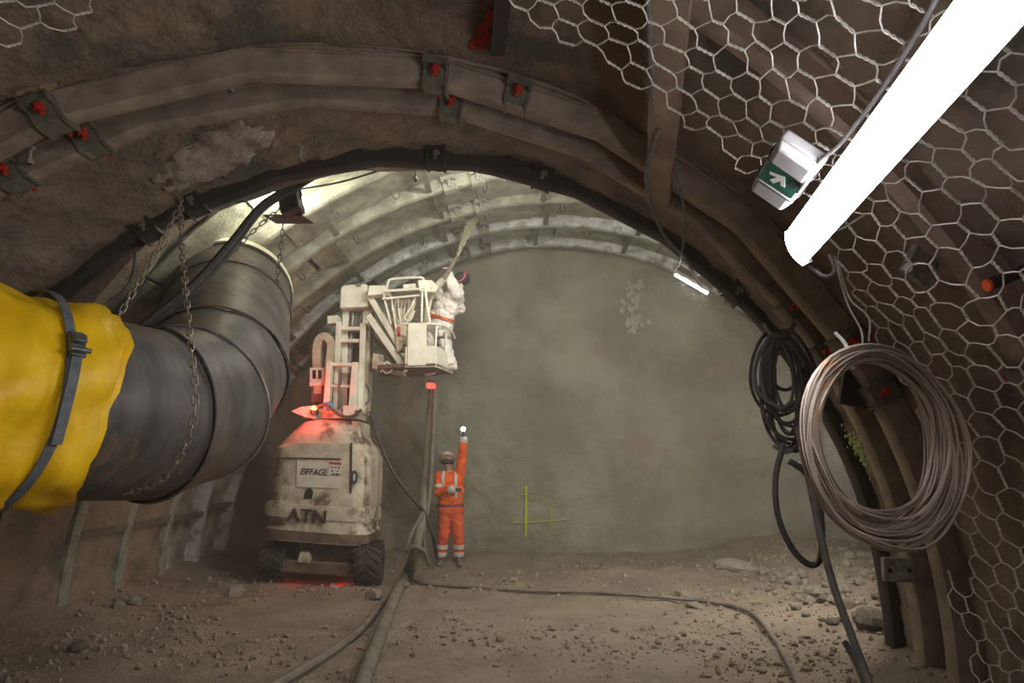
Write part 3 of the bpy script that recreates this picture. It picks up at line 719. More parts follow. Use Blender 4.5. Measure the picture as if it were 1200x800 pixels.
# ------------------------------------------------------------------ wire coil
def coil():
    Y = 3.7; c = P(1031, 518, Y); k = c.y / math.cos(0) / F * 1.0
    root = thing('wire_coil', c - Vector((0, 0, .47)), 'large coil of rusty steel wire hanging from a hook at right', 'wire coil')
    d = (c - cam.location).length / F
    yaw = R(24); ex = Vector((math.cos(yaw), math.sin(yaw), 0)); ez = Vector((0, 0, 1)); en = Vector((-math.sin(yaw), math.cos(yaw), 0))
    rr0 = 92 * d
    for b in range(26):
        mb = MB(); turns = 3; pts = []
        r0 = rr0 + random.gauss(0, .035); off = random.gauss(0, .065); ph = random.random() * 6.28; e1 = random.uniform(-.02, .02); cx_ = random.gauss(0, .014); cz_ = random.gauss(0, .012) - (r0 - rr0) * .55
        for i in range(49):
            a = 2 * math.pi * i / 48 * 1.0 + ph
            rr = r0 * (1 + .02 * math.sin(2 * a + ph)) + .006 * math.sin(5 * a + b)
            gather = .55 + .45 * abs(math.sin((a - math.pi / 2) / 2)) if math.sin(a) > -2 else 1
            nn = off * (.6 + .4 * math.cos(a + .4)) + e1 * math.sin(3 * a)
            pts.append(c + ex * (math.cos(a) * rr * 1.06 + cx_) + ez * (math.sin(a) * rr + cz_) + en * nn)
        mb.tube(pts[:-1], .0068, 5, closed=True)
        for q in range(2):
            o2 = Vector((random.uniform(-.012, .012), random.uniform(-.02, .02), random.uniform(-.008, .008)))
            mb.tube([p + o2 * (1 + .5 * math.sin(i * .5 + q)) for i, p in enumerate(pts[:-1])], .0062, 5, closed=True)
        mb.build('wire_turns', 'coil_wire', root, smooth=60)
    MB().tube(spline([P(1000, 432, Y - .05), P(996, 418, Y - .05), P(990, 402, Y + .02), P(979, 390, Y + .1)], 5), .011, 6).build('hook', 'wire_galv', root)
    MB().tube(spline([P(962, 448, Y - .1), P(985, 436, Y - .11), P(996, 428, Y - .1)], 5), .007, 6).build('loose_wire_end', 'coil_wire', root)
coil()
cable('loose wire strand hanging from the netting edge above the coil', [P(978, 300, 3.9), P(985, 330, 3.9), P(995, 360, 3.85), P(1010, 390, 3.8), P(1009, 418, 3.75)], .006, 'coil_wire', name='wire_strand', cat='wire')
cable('wire strand with a bent end below the netting edge above the coil', [P(982, 310, 3.9), P(996, 350, 3.85), P(1018, 372, 3.8), P(1018, 400, 3.78)], .006, 'coil_wire', name='wire_strand', cat='wire')

# ------------------------------------------------------------------ hoses and cables on the floor
YM = 9.7
hz = [P(508, 452, 9.55), P(502, 520, 9.5), P(497, 580, 9.4), P(488, 640, 9.0)]
def gp(px_, py_, h):
    for it in range(1):
        xc = (px_ - 600) / F; yc = (400 - py_) / F; up = yc * math.cos(PITCH) + math.sin(PITCH); fw = math.cos(PITCH) - yc * math.sin(PITCH)
        t = (h - CAMZ) / up; x, y_ = xc * t, fw * t
        t = (h + floor_z(x, y_) - CAMZ) / up
    return Vector((xc * t, fw * t, CAMZ + up * t))
cable('thick muddy concrete hose hanging from the basket and snaking along the floor', hz + [gp(476, 672, .08), gp(462, 700, .07), gp(445, 745, .065), gp(424, 800, .06), gp(408, 850, .06)], .062, 'hose_mud', name='concrete_hose', cat='hose', seg=12)
cable('thin grey hose hanging beside the thick concrete hose', [P(510, 455, 9.45), P(507, 520, 9.4), P(502, 590, 9.35), P(494, 625, 9.3), P(487, 655, 9.1), gp(482, 676, .05)], .03, 'hose_mud', name='air_hose', cat='hose')
cable('flat pale hose lying on the floor left of the concrete hose', [gp(478, 684, .05), gp(462, 690, .04), gp(448, 705, .04), gp(425, 735, .04), gp(385, 765, .04), gp(335, 796, .04), gp(300, 815, .04)], .034, 'hose_ground', name='air_hose', cat='hose')
cable('black cable drooping from the lift mast to the concrete hose', [P(434, 482, 9.4), P(444, 515, 9.3), P(462, 555, 9.2), P(482, 582, 9.2), P(497, 600, 9.2), P(508, 630, 9.3), P(512, 655, 9.6)], .024, 'black_rubber')
cable('grey hose loop hanging at the foot of the concrete hose', [P(496, 600, 9.1), P(482, 625, 9.0), P(476, 645, 8.95), P(484, 640, 8.9), P(496, 645, 9.0), P(503, 662, 9.3), P(497, 640, 9.2), P(497, 610, 9.15)], .026, 'hose_mud', name='air_hose', cat='hose')
cable('dark cable trailing across the floor to the right and forward', [gp(478, 676, .04), gp(495, 683, .03), gp(540, 687, .03), gp(620, 692, .03), gp(700, 694, .03), gp(780, 700, .03), gp(840, 706, .03), gp(880, 718, .03), gp(905, 745, .03), gp(925, 780, .03), gp(945, 825, .03)], .021, 'hose_ground', n=10)

# ------------------------------------------------------------------ rocks and gravel
def rock_mesh(seed, m):
    mb = MB(); mb.ball((0, 0, 0), 1, 9, 6); rnd = random.Random(seed); o = Vector((seed * 3.1, seed * 1.7, 0))
    vs = []
    for v in mb.v:
        p = Vector(v); k = 1 + .45 * mnoise.noise(p * 1.1 + o) + .2 * mnoise.noise(p * 3 + o); vs.append(tuple(p * k))
    mb.v = vs; return mesh_of(mb, 'rock', m, 35)
RK = [rock_mesh(i, 'rock') for i in range(5)] + [rock_mesh(i + 9, 'pale_rock') for i in range(3)]
def rock(p, s, sq, label, group=None, me=None):
    o = bpy.data.objects.new('rock', me or random.choice(RK)); link(o, (p.x, p.y, floor_z(p.x, p.y) + s * sq[2] * .45)); o.scale = (s * sq[0], s * sq[1], s * sq[2])
    o.rotation_euler = (random.uniform(-.2, .2), random.uniform(-.2, .2), random.uniform(0, 6)); return tag(o, label, 'rock', group)
rock(gp(92, 762, 0), .075, (1, 1, .8), 'fist-sized grey rock on the floor near the left bottom corner')
rock(gp(438, 702, 0), .11, (1.3, .8, .7), 'pale rock lying just left of the concrete hose', me=RK[5])
rock(gp(276, 697, 0), .13, (1.2, .9, .6), 'grey rock on the floor in front of the lift wheel')
s_ = rock(gp(866, 668, 0), .2, (1.5, .7, .45), 'flat pale rock slab among the rubble at the right of the face', me=RK[6]); s_.rotation_euler = (0, .15, -.2)
rock(gp(1022, 728, 0), .14, (1, 1, .8), 'brown rock at the foot of the dark rib leg'); rock(gp(1032, 716, 0), .11, (1, 1, .8), 'smaller brown rock above the one at the rib leg foot')
rock(gp(815, 712, 0), .09, (1.4, .8, .4), 'flat rock chip just below the cable on the floor', me=RK[6])
rock(gp(800, 698, 0), .08, (1.3, .8, .6), 'small pale rock just above the cable on the floor', me=RK[5])
for k in range(7): rock(gp(132 + k * 5 + random.uniform(-9, 9), 702 + random.uniform(-8, 12), 0), random.uniform(.03, .075), (1, 1, .8), 'small pale rock in the loose cluster on the dark left floor', 'rock cluster on the left floor', me=RK[5])
for k in range(60): rock(gp(random.uniform(872, 1030), random.uniform(657, 680), 0), random.uniform(.025, .075), (1.1, .9, .9), 'pale lump of rubble in the bright strip at right', 'pale rubble at the right', me=RK[5 + k % 3])
for k in range(24): rock(gp(random.uniform(930, 1045), random.uniform(684, 730), 0), random.uniform(.03, .08), (1.1, .9, .75), 'brown lump of rubble left of the rib legs', 'brown rubble at the right')
def gravel():
    ico = np.array([(0, 0, 1), (.894, 0, .447), (.276, .851, .447), (-.724, .526, .447), (-.724, -.526, .447), (.276, -.851, .447), (.724, .526, -.447), (-.276, .851, -.447), (-.894, 0, -.447), (-.276, -.851, -.447), (.724, -.526, -.447), (0, 0, -1)])
    fi = [(0, 1, 2), (0, 2, 3), (0, 3, 4), (0, 4, 5), (0, 5, 1), (1, 6, 2), (2, 7, 3), (3, 8, 4), (4, 9, 5), (5, 10, 1), (6, 7, 2), (7, 8, 3), (8, 9, 4), (9, 10, 5), (10, 6, 1), (11, 7, 6), (11, 8, 7), (11, 9, 8), (11, 10, 9), (11, 6, 10)]
    mb = MB(); n = 0
    while n < 9000:
        y_ = 2.4 + 9.0 * random.random() ** 1.3; x = random.uniform(-.75, .75) * y_ * 1.05
        dn = .25 + 1.3 * fbm((x * .7, y_ * .7, 30)) + .5 * fbm((x * 3, y_ * 3, 31))
        if x > 1.5 and y_ > 5: dn += .5
        if x < -1.8: dn += .1
        if random.random() > dn: continue
        s = random.choice((.004, .005, .006, .006, .008, .008, .01, .014, .022)) * (1 + .06 * y_)
        vs = ico * (s * (1 + np.random.uniform(-.35, .35, (12, 1)))) * np.random.uniform(.6, 1.2, 3)
        vs = vs + np.array((x, y_, floor_z(x, y_) + s * .3)); mb.add(vs, fi); n += 1
    tag(mb.build('gravel', 'gravel', smooth=0), 'loose gravel and stone chips scattered over the tunnel floor', 'gravel', kind='stuff')
gravel()

# ------------------------------------------------------------------ spray paint cross on the face
def on_face(px_, py_, d=.012):
    p = P(px_, py_, 11.6)
    for _ in range(4): p = P(px_, py_, face_y(p.x, p.z) - d)
    return p
def paint():
    root = thing('paint_cross', on_face(616, 628), 'lime green spray painted cross and lettering on the working face', 'paint mark')
    def stroke(pts, wd, m, name='stroke'):
        mb = MB(); path = []
        for (a, b), (c, d) in zip(pts, pts[1:]):
            for k in range(8): path.append(on_face(a + (c - a) * k / 8, b + (d - b) * k / 8))
        path.append(on_face(*pts[-1])); mb.tube(path, wd, 5); mb.build(name, m, root)
    stroke([(616.5, 569), (616.5, 598), (616, 628)], .022, 'lime_paint'); stroke([(600, 612.5), (625, 612), (664, 609)], .014, 'lime_faint')
    stroke([(643, 594), (645, 597), (645, 616)], .018, 'lime_faint')
    for l in ([(621, 588), (623, 580), (625.5, 588)], [(622, 585.5), (625, 585.5)], [(628, 582), (632, 588)], [(632, 582), (628, 588)], [(639, 582), (635, 582), (635, 589), (639, 589)], [(635, 585.5), (638, 585.5)]):
        stroke(l, .009, 'lime_faint', 'lettering')
paint()
mb = MB()
for k in range(60):
    px_ = random.gauss(743, 4 + 3 * random.random()); py_ = random.uniform(330, 390); mb.ball(on_face(px_, py_, .0), random.uniform(.02, .05), 6, 4, (1, .5, 1.6))
tag(mb.build('splash_deposit', 'efflorescence'), 'pale splashed concrete streak high on the working face', 'deposit', kind='stuff')

# ------------------------------------------------------------------ mast lift
base = Vector((P(382, 674, YM).x, YM, 0))
lift = thing('mast_lift', base, 'dirty white self-propelled mast lift with a raised basket', 'lift')
def sup(rows, depth, n=40, e=4.0, yc=YM):
    rings = []
    for L_, R_ in rows:
        a, b = P(*L_, yc), P(*R_, yc); ring = []
        for k in range(n):
            t = 2 * math.pi * k / n; cs, sn = math.cos(t), math.sin(t)
            s = math.copysign(abs(cs) ** (2 / e), cs); d = math.copysign(abs(sn) ** (2 / e), sn)
            p = a.lerp(b, (s + 1) / 2); ring.append(Vector((p.x, yc + d * depth, p.z)))
        rings.append(ring)
    return MB().loft(rings)
# chassis, turntable
ch = MB().px([(336, 648), (418, 653), (418, 668), (336, 663)], YM, YM - .52, YM + .55).build('chassis', 'machine_muddy', lift, bevel=.02)
MB().px([(332, 651), (424, 656), (424, 664), (332, 660)], YM, YM - .46, YM - .30).build('axle', 'machine_muddy', lift, bevel=.01)
MB().px([(332, 651), (424, 656), (424, 664), (332, 660)], YM, YM + .45, YM + .62).build('axle', 'machine_muddy', lift, bevel=.01)
sup([((352, 652), (414, 655)), ((352, 640), (414, 643)), ((346, 636), (424, 640)), ((346, 628), (424, 632))], .42, 28, 2.2).build('turntable', 'machine_muddy', lift)
MB().px([(366, 640), (376, 641), (376, 653), (362, 652)], YM, YM - .56, YM - .40).build('tow_lug', 'machine_dirty', lift, bevel=.01)
for pts in ([(352, 634), (353, 645), (362, 648), (380, 645), (398, 636)], [(360, 634), (372, 648), (392, 648), (412, 634)]):
    MB().tube(spline([P(a, b, YM - .48) for a, b in pts], 5), .022, 6).build('hydraulic_hose', 'black_rubber', lift)
# wheels with chevron tread
def wheel(cx_, cy_, Y, r, wd):
    c = P(cx_, cy_, Y); a = Vector((1, .05, -.03)).normalized(); mb = MB(); u = Vector((0, 0, 1)); u = (u - a * u.dot(a)).normalized(); v = a.cross(u)
    rings = []
    for s, rr in ((-.5, .62), (-.5, .9), (-.38, 1), (.38, 1), (.5, .9), (.5, .62)):
        rings.append([c + a * s * wd + (u * math.cos(t) + v * math.sin(t)) * r * rr * .94 for t in np.linspace(0, 2 * math.pi, 29)[:-1]])
    mb.loft(rings); o = mb.build('wheel', 'tyre', lift)
    mb = MB()
    for k in range(14):
        for s in (-1, 1):
            t = 2 * math.pi * (k + (.5 if s > 0 else 0)) / 14; rad = u * math.cos(t) + v * math.sin(t); tg = -u * math.sin(t) + v * math.cos(t)
            M = Matrix(((a * math.cos(.6) * 1 + tg * s * math.sin(.6)), (tg * math.cos(.6) - a * s * math.sin(.6)), rad)).transposed()
            mb.box(c + a * s * wd * .25 + rad * r * .95, (wd * .52, r * .13, r * .12), M)
    mb.build('tread_lugs', 'tyre', o)
    mb = MB(); mb.loft([[c + a * s * wd + (u * math.cos(t) + v * math.sin(t)) * r * rr for t in np.linspace(0, 2 * math.pi, 21)[:-1]] for s, rr in ((-.46, .6), (-.3, .35), (.3, .35), (.46, .6))]); mb.build('rim', 'machine_dirty', o)
wheel(323, 655, YM - .35, .225, .30); wheel(433, 661, YM - .45, .25, .34); wheel(330, 649, YM + .62, .235, .30); wheel(436, 652, YM + .62, .235, .30)
# body
body = sup([((328, 626), (436, 634)), ((322, 622), (440, 631)), ((323, 612), (440, 622)), ((328, 610), (438, 619)), ((327, 601), (438, 610)), ((324, 598), (439, 606)), ((324, 585), (439, 592)), ((330, 583), (439, 588)), ((333, 560), (440, 566)), ((334, 535), (440, 540)), ((335, 524), (440, 527)), ((345, 520), (434, 521))], .62, 44, 5).build('counterweight_body', 'machine_dirty', lift, smooth=30)
sup([((321, 623.5), (440.5, 632)), ((320, 620), (441, 629)), ((321, 613), (441, 622.5))], .645, 44, 5).build('lower_bumper', 'machine_muddy', body)
sup([((323, 599.5), (440, 607.5)), ((322, 595), (441, 603)), ((322, 588), (441, 596)), ((324, 585), (440, 592))], .64, 44, 5).build('upper_bumper', 'machine_dirty', body)
mb = MB(); mb.px([(343, 535.7), (412, 537), (412, 538.5), (343, 537.2)], YM, YM - .628, YM - .60); mb.build('hood_seam', 'letter_dark', body)
mb = MB(); mb.px([(423, 520), (424.5, 520), (424, 575), (422.5, 575)], YM, YM - .625, YM - .60); mb.build('panel_seam', 'letter_dark', body)
# side battery box at right of the body
MB().px([(426, 530), (436, 529), (442, 536), (440, 612), (428, 610)], YM, YM - .50, YM + .45).build('side_box', 'machine_dirty', lift, bevel=.03)
def on_body(a, b, d=.625): q = P(a, b, YM - d); return Vector((q.x, YM - d, q.z))
def disc(a, b, rx, rz, m, name, par, d=.625, th_=.02):
    c = P(a, b, YM - d); k = (YM - d) / F; mb = MB(); mb.prism([c + Vector((math.cos(t) * rx * k, 0, math.sin(t) * rz * k)) for t in np.linspace(0, 2 * math.pi, 21)[:-1]], (0, th_, 0)); return mb.build(name, m, par)
disc(362, 578, 4.5, 6, 'letter_black', 'access_hole', body, .628); MB().px([(357.5, 578), (366.5, 578), (366.5, 584), (357.5, 584)], YM - .6, YM - .63, YM - .58).build('access_hole', 'letter_black', body)
disc(338, 567, 4.5, 6, 'letter_dark', 'access_hole', body, .59)
pr_ = disc(415, 559, 4, 8, 'decal_blue', 'round_port', body, .628); disc(415, 559, 1.2, 4, 'decal_white', 'port_core', pr_, .634)
for (a, b, c_, d_) in ((350, 585, 366, 600), (380, 586, 420, 598)): pass
# decals
dw = MB().px([(349, 540), (400, 543), (398, 572), (348, 570)], YM - .6, YM - .632, YM - .618).build('logo_plate', 'decal_white', body)
dn = MB().px([(387, 541), (401, 542), (400, 557), (386.5, 556)], YM - .6, YM - .640, YM - .630).build('warning_sticker', 'decal_white', body)
MB().px([(387, 541), (401, 542), (400.8, 544.6), (386.8, 543.6)], YM - .6, YM - .643, YM - .639).build('sticker_band', 'decal_red', dn)
mb = MB()
for (a, b, wd, h) in ((389, 546.5, 2, 1.5), (393, 547, 2.5, 1.2), (397.5, 547, 2, 1.5), (389, 551, 2.6, 1.4), (395.5, 551.3, 1.5, 1.5), (390, 554.5, 2.5, 2), (394, 554.3, 3, 2.4), (398, 555, 1.8, 1.6)):
    mb.px([(a, b), (a + wd, b), (a + wd, b + h), (a, b + h)], YM - .6, YM - .643, YM - .639)
mb.build('sticker_print', 'letter_black', dn)
def text(s, a, b, size, m, name, par, d, shear=0, ext=.004, rot=0, xs=1):
    cu = bpy.data.curves.new('t', 'FONT'); cu.body = s; cu.size = size; cu.extrude = ext; cu.shear = shear; cu.align_x = 'CENTER'; cu.align_y = 'CENTER'
    ob = bpy.data.objects.new('t', cu); COL.objects.link(ob); bpy.context.view_layer.update()
    me = bpy.data.meshes.new_from_object(ob.evaluated_get(bpy.context.evaluated_depsgraph_get())); bpy.data.objects.remove(ob)
    me.materials.clear(); me.materials.append(MATS[m]); c = P(a, b, YM - d)
    M = Matrix.Translation(c) @ Matrix.Rotation(R(rot), 4, 'Y') @ Matrix.Rotation(R(90), 4, 'X') @ Matrix.Diagonal((xs, 1, 1, 1))
    o = inst(name, me, M, par); return o
text('EIFFAGE', 367.5, 553, .115, 'letter_black', 'lettering', dw, .638, .25, .003, 2, .86)
text('ATN', 360, 605, .24, 'letter_dark', 'lettering', body, .655, 0, .02, 4, 1.05)
# moulded hood
mb = MB(); rings = []
for (l, r_, dp) in (((336, 521), (436, 523), .60), ((345, 512), (432, 516), .58), ((354, 503), (428, 508), .54), ((361, 496), (424, 501), .46), ((368, 492), (420, 496), .36), ((376, 491), (414, 494), .26)):
    a, b = P(*l, YM), P(*r_, YM); ring = []
    for k in range(36):
        t = 2 * math.pi * k / 36; cs, sn = math.cos(t), math.sin(t); e = 3.4
        s = math.copysign(abs(cs) ** (2 / e), cs); d = math.copysign(abs(sn) ** (2 / e), sn); p = a.lerp(b, (s + 1) / 2); ring.append(Vector((p.x, YM + d * dp, p.z)))
    rings.append(ring)
mb.loft(rings); mb.build('hood', 'machine_dirty', lift)
MB().px([(418, 494), (428, 496), (430, 524), (420, 522)], YM, YM - .35, YM + .35).build('hood_post', 'machine_dirty', lift, bevel=.02)
# mast foot
ft = MB().px([(352, 484), (363, 479), (379, 478), (379, 493), (366, 490)], YM, YM - .40, YM - .35).build('mast_foot', 'machine_white', lift)
MB().px([(410, 478), (423, 477), (435, 484), (424, 489), (410, 492)], YM, YM - .40, YM - .35).build('mast_foot', 'machine_white', lift)
MB().px([(360, 480), (426, 482), (424, 492), (364, 492)], YM, YM - .34, YM + .30).build('mast_foot', 'machine_dirty', lift, bevel=.01)
for a, b in ((371, 483), (418, 484)): disc(a, b, 2.4, 3.6, 'letter_black', 'foot_hole', ft, .405, .01)
MB().px([(390, 474), (399, 473), (400, 482), (392, 484)], YM, YM - .46, YM - .40).build('blue_rag', 'blue_cloth', lift, bevel=.02)
# mast columns (telescoping sections)
def bar(poly, y1, y2, name='mast_column', m='machine_white', par=lift, bv=.008): return MB().px(poly, YM, YM + y1, YM + y2).build(name, m, par, bevel=bv)
bar([(388, 426), (394, 426), (391, 482), (384, 482)], -.26, -.12); bar([(417, 427), (424, 427), (421, 482), (413, 482)], -.26, -.12)
bar([(396, 378), (402, 378), (397, 482), (392, 482)], -.12, .02); bar([(424, 380), (431, 380), (427, 484), (421, 484)], -.12, .02)
bar([(401, 362), (408, 362), (406, 480), (399, 480)], .02, .16); bar([(425, 362), (432, 362), (428, 484), (421, 484)], .02, .16)
bar([(433, 342), (436.5, 342), (430, 486), (425, 486)], .0, .26, 'mast_column', 'machine_dirty')
bar([(398, 384), (428, 384), (428, 388), (398, 388)], -.10, .0, 'mast_crosshead'); bar([(397, 398), (427, 398), (427, 402), (397, 402)], -.09, -.02, 'mast_crosshead')
bar([(388, 427), (424, 428), (424, 432), (388, 431)], -.24, -.14, 'mast_crosshead'); bar([(386, 452), (421, 453), (421, 456), (386, 455)], -.20, -.16, 'mast_crosshead')
bar([(402, 384), (424, 384), (420, 480), (396, 480)], .17, .24, 'mast_back_plate', 'machine_muddy')
for a, b, r_ in ((406, 403, .022), (411, 410, .026), (415, 409, .016)):
    MB().cyl(P(a + 3, 366, YM + .06), P(b - 6, 482, YM + .06), r_, 8).build('lift_ram', 'bolt_steel' if r_ > .02 else 'cable_grey', lift)
MB().tube([P(398, 436, YM - .28), P(397, 480, YM - .28)], .02, 6).build('lift_ram', 'cable_grey', lift)
for k in range(4): MB().tube([P(405 + k * 3, 366, YM + .1), P(401 + k * 3, 478, YM + .1)], .007, 5).build('lift_chain', 'machine_muddy', lift)
# mast head
bar([(402, 340), (405, 337), (418, 336), (420, 339), (424, 339), (427, 335), (433, 336), (434, 362), (401, 364)], -.16, .26, 'mast_head', bv=.02)
bar([(386, 372), (398, 371), (398, 380), (386, 381)], -.12, .1, 'side_bracket')
# cable carrier on the left
mb = MB(); pts = [P(375, 462, YM - .02), P(373, 420, YM - .02), P(374, 404, YM - .02), P(379, 396, YM - .02), P(385, 396, YM - .02), P(390, 404, YM - .02), P(389, 420, YM - .02), P(384, 452, YM - .02)]
mb.ribbon(spline(pts, 6), Vector((0, 1, 0)), .22, .11); mb.build('cable_carrier', 'machine_dirty', lift)
bar([(366, 432), (383, 432), (382, 448), (366, 448)], -.14, .12, 'carrier_bracket', bv=.01)
for a in (369.5, 376): bar([(a, 435), (a + 4, 435), (a + 4, 445), (a, 445)], -.146, -.135, 'bracket_slot', 'letter_black', bv=0)
bar([(366, 448), (392, 447), (392, 452), (366, 454)], -.15, .12, 'carrier_bracket'); bar([(367, 455), (384, 454), (383, 472), (367, 472)], -.10, .10, 'carrier_duct', 'machine_muddy')
# cable loop right of the mast
MB().tube(spline([P(427, 448, YM), P(433, 458, YM), P(433, 468, YM), P(428, 474, YM)], 5), .018, 6).build('hydraulic_hose', 'cable_grey', lift)
MB().tube(spline([P(364, 482, YM - .42), P(380, 474, YM - .46), P(398, 486, YM - .44), P(412, 488, YM - .44), P(424, 480, YM - .42)], 5), .022, 6).build('hydraulic_hose', 'machine_muddy', lift)
# red beacon
bc = P(368, 478, YM - .45); bcn = MB(); bcn.ball(bc, .042, 10, 7, (1, 1, .8)); b_ = bcn.build('beacon', 'red_lens_hot', lift)
MB().cyl(bc - Vector((0, 0, .08)), bc - Vector((0, 0, .03)), .05, 10).build('beacon_base', 'black_rubber', b_)
def point(loc, col, e, r, par, name):
    l = bpy.data.lights.new(name, 'POINT'); l.color = col; l.energy = e; l.shadow_soft_size = r; o = bpy.data.objects.new(name, l); link(o, loc, par); return o
point(bc + Vector((-.02, -.16, .0)), (1, .04, .03), 6, .05, lift, 'beacon_light')
for a, b, e in ((346, 668, .6), (400, 673, .6)):  # unseen red sources added for the glow on wheel and floor
    q = P(a, b, YM - .40); MB().box(q, (.035, .02, .025)).build('red_fill_lens', 'red_lens', lift, bevel=.005); point(q + Vector((0, -.05, -.02)), (1, .03, .02), e, .02, lift, 'red_fill_light')
# jib arm
YJ = YM - .05
def arm(a, b, wd, dp, yo=0, m='machine_white', name='jib_arm'):
    p, q = P(*a, YJ), P(*b, YJ); t = (q - p).normalized(); nrm = Vector((t.z, 0, -t.x)); mb = MB()
    pts = [p + nrm * wd / 2, q + nrm * wd / 2, q - nrm * wd / 2, p - nrm * wd / 2]
    mb.prism([Vector((k.x, YJ + yo - dp / 2, k.z)) for k in pts], (0, dp, 0)); return mb.build(name, m, lift, bevel=.01)
arm((435, 349), (476, 418), .085, .07, -.14); arm((435, 349), (476, 418), .085, .07, .14)
arm((434, 372), (474, 430), .095, .07, -.16); arm((434, 372), (474, 430), .095, .07, .16)
arm((436, 394), (468, 428), .06, .06, 0, 'machine_muddy', 'jib_ram'); arm((436, 360), (470, 418), .035, .3, 0, 'machine_muddy', 'jib_web')
bar([(440, 422), (474, 434), (474, 440), (440, 434)], -.25, .2, 'jib_foot', 'machine_dirty'); bar([(440, 416), (452, 418), (452, 432), (440, 430)], -.2, .1, 'jib_lug', 'machine_dirty')
MB().tube(spline([P(446, 428, YJ - .3), P(452, 437, YJ - .32), P(460, 432, YJ - .3), P(453, 424, YJ - .3), P(446, 436, YJ - .3)], 5), .014, 6).build('hydraulic_hose', 'machine_white', lift)
for k in range(4): MB().tube(spline([P(471 + k, 414 + k * 3, YJ - .25), P(478, 420 + k * 2, YJ - .3), P(476 - k, 436, YJ - .28)], 5), .014, 6).build('hydraulic_hose', 'machine_white', lift)
# basket: tray turned about 25 degrees, with a corner towards the camera
YB = YM - .1
def bp(px_, py_, Y): return P(px_, py_, Y)
tray_t = [P(476, 408, YB - .42), P(512, 411, YB - .48), P(529, 428, YB + .15), P(470, 420, YB + .55)]
tray_b = [P(476, 431, YB - .42), P(512, 431, YB - .48), P(530, 446, YB + .15), P(470, 444, YB + .55)]
zt = tray_t[1].z; zb = tray_b[0].z
fl = [Vector((p.x, p.y, 0)) for p in (P(442, 430, YB - .28), P(474, 430, YB - .46), P(511, 430, YB - .52), P(531, 440, YB + .2), P(500, 440, YB + .6), P(446, 440, YB + .55))]
mb = MB(); mb.prism([Vector((p.x, p.y, zb)) for p in fl], (0, 0, .06)); bk = mb.build('basket_floor', 'machine_muddy', lift, bevel=.01)
def wallp(i, j, h0, h1, name='basket_side', th_=.03, m='machine_white'):
    a, b = fl[i], fl[j]; n_ = Vector((-(b - a).y, (b - a).x, 0)).normalized() * th_; mb = MB()
    mb.prism([Vector((a.x, a.y, zb)), Vector((b.x, b.y, zb)), Vector((b.x, b.y, zb + h1)), Vector((a.x, a.y, zb + h0))], n_); return mb.build(name, m, lift, bevel=.008)
wallp(1, 2, .29, .29); wallp(2, 3, .29, .27); wallp(3, 4, .27, .27)
# tall front panel of the basket
a, b = P(478, 379, YB - .49), P(500, 380, YB - .51)
MB().prism([Vector((a.x, a.y, a.z)), Vector((b.x, b.y, b.z)), Vector((b.x, b.y, zb + .02)), Vector((a.x, a.y, zb + .02))], (0, .05, 0)).build('basket_panel', 'machine_white', lift, bevel=.01)
def rail(pts, r=.019, n=5, name='guard_rail', m='machine_white'): MB().tube(spline([P(*p) for p in pts], n), r, 8).build(name, m, lift)
rail([(453, 338, YB - .2), (455, 330, YB - .2), (460, 327, YB - .2), (490, 325, YB - .25), (496, 327, YB - .25), (499, 333, YB - .25)])
rail([(450, 341, YB - .3), (498, 338, YB - .35)]); rail([(448, 350, YB - .3), (492, 346, YB - .3)], .016)
rail([(453, 338, YB - .22), (450, 346, YB - .25), (455, 368, YB - .3), (458, 380, YB - .3)], .016); rail([(458, 345, YB - .2), (464, 385, YB - .2)], .014)
rail([(498, 336, YB - .3), (501, 360, YB - .4), (504, 379, YB - .45)]); rail([(495, 338, YB - .3), (494, 378, YB - .48)], .016)
rail([(505, 350, YB - .1), (500, 381, YB - .3)], .014); rail([(470, 380, YB - .4), (500, 379, YB - .48)], .016)
rail([(500, 379, YB - .48), (518, 381, YB - .3), (529, 388, YB - .05), (533, 396, YB + .2)], .018); rail([(523, 386, YB - .1), (522, 418, YB - .1)], .016); rail([(512, 380, YB - .35), (510, 412, YB - .45)], .014)
rail([(500, 340, YB + .3), (502, 420, YB + .5)], .016)
bar([(438, 341), (457, 341), (457, 351), (436, 353)], -.35, .15, 'control_shelf', bv=.015)
bar([(494, 337), (510, 337), (518, 345), (514, 351), (496, 350)], -.45, -.05, 'control_box', bv=.015); bar([(478, 342), (492, 341), (492, 346), (478, 347)], -.45, -.25, 'control_box', bv=.01)
for k in range(13):
    x0 = 456 + k * 2.6; rail([(x0, 350 + random.uniform(-2, 2), YB - .1), (x0 - 1 + random.uniform(-2, 2), 362, YB - .05), (466 + k * .9 + random.uniform(-2, 2), 384 + random.uniform(-4, 4), YB - .15)], random.choice((.010, .013, .016)), 4, 'control_hose', random.choice(('machine_white', 'machine_dirty', 'machine_dirty')))
rail([(486, 349, YB - .2), (482, 360, YB - .25), (474, 372, YB - .25), (480, 376, YB - .25), (486, 364, YB - .25)], .014, 5, 'control_hose')
bar([(466, 383), (480, 383), (479, 416), (468, 416)], -.3, .1, 'pivot_housing', 'machine_dirty', bv=.02); MB().px([(470, 388), (473, 388), (473, 398), (470, 398)], YM, YM - .33, YM - .29).build('pivot_slot', 'red_paint', lift)
# red lamp below the basket
q = P(505, 452, YM - .5); b2 = thing('red_marker_lamp', q, 'glowing red lamp under the basket at the hose top', 'lamp')
MB().px([(500, 448.5), (510, 449), (510, 455), (500, 455)], YM - .5, YM - .55, YM - .47).build('lens', 'red_lens', b2, bevel=.02); MB().px([(501, 445), (509, 445.5), (509, 448.8), (501, 448.5)], YM - .5, YM - .53, YM - .48).build('mount', 'black_rubber', b2)

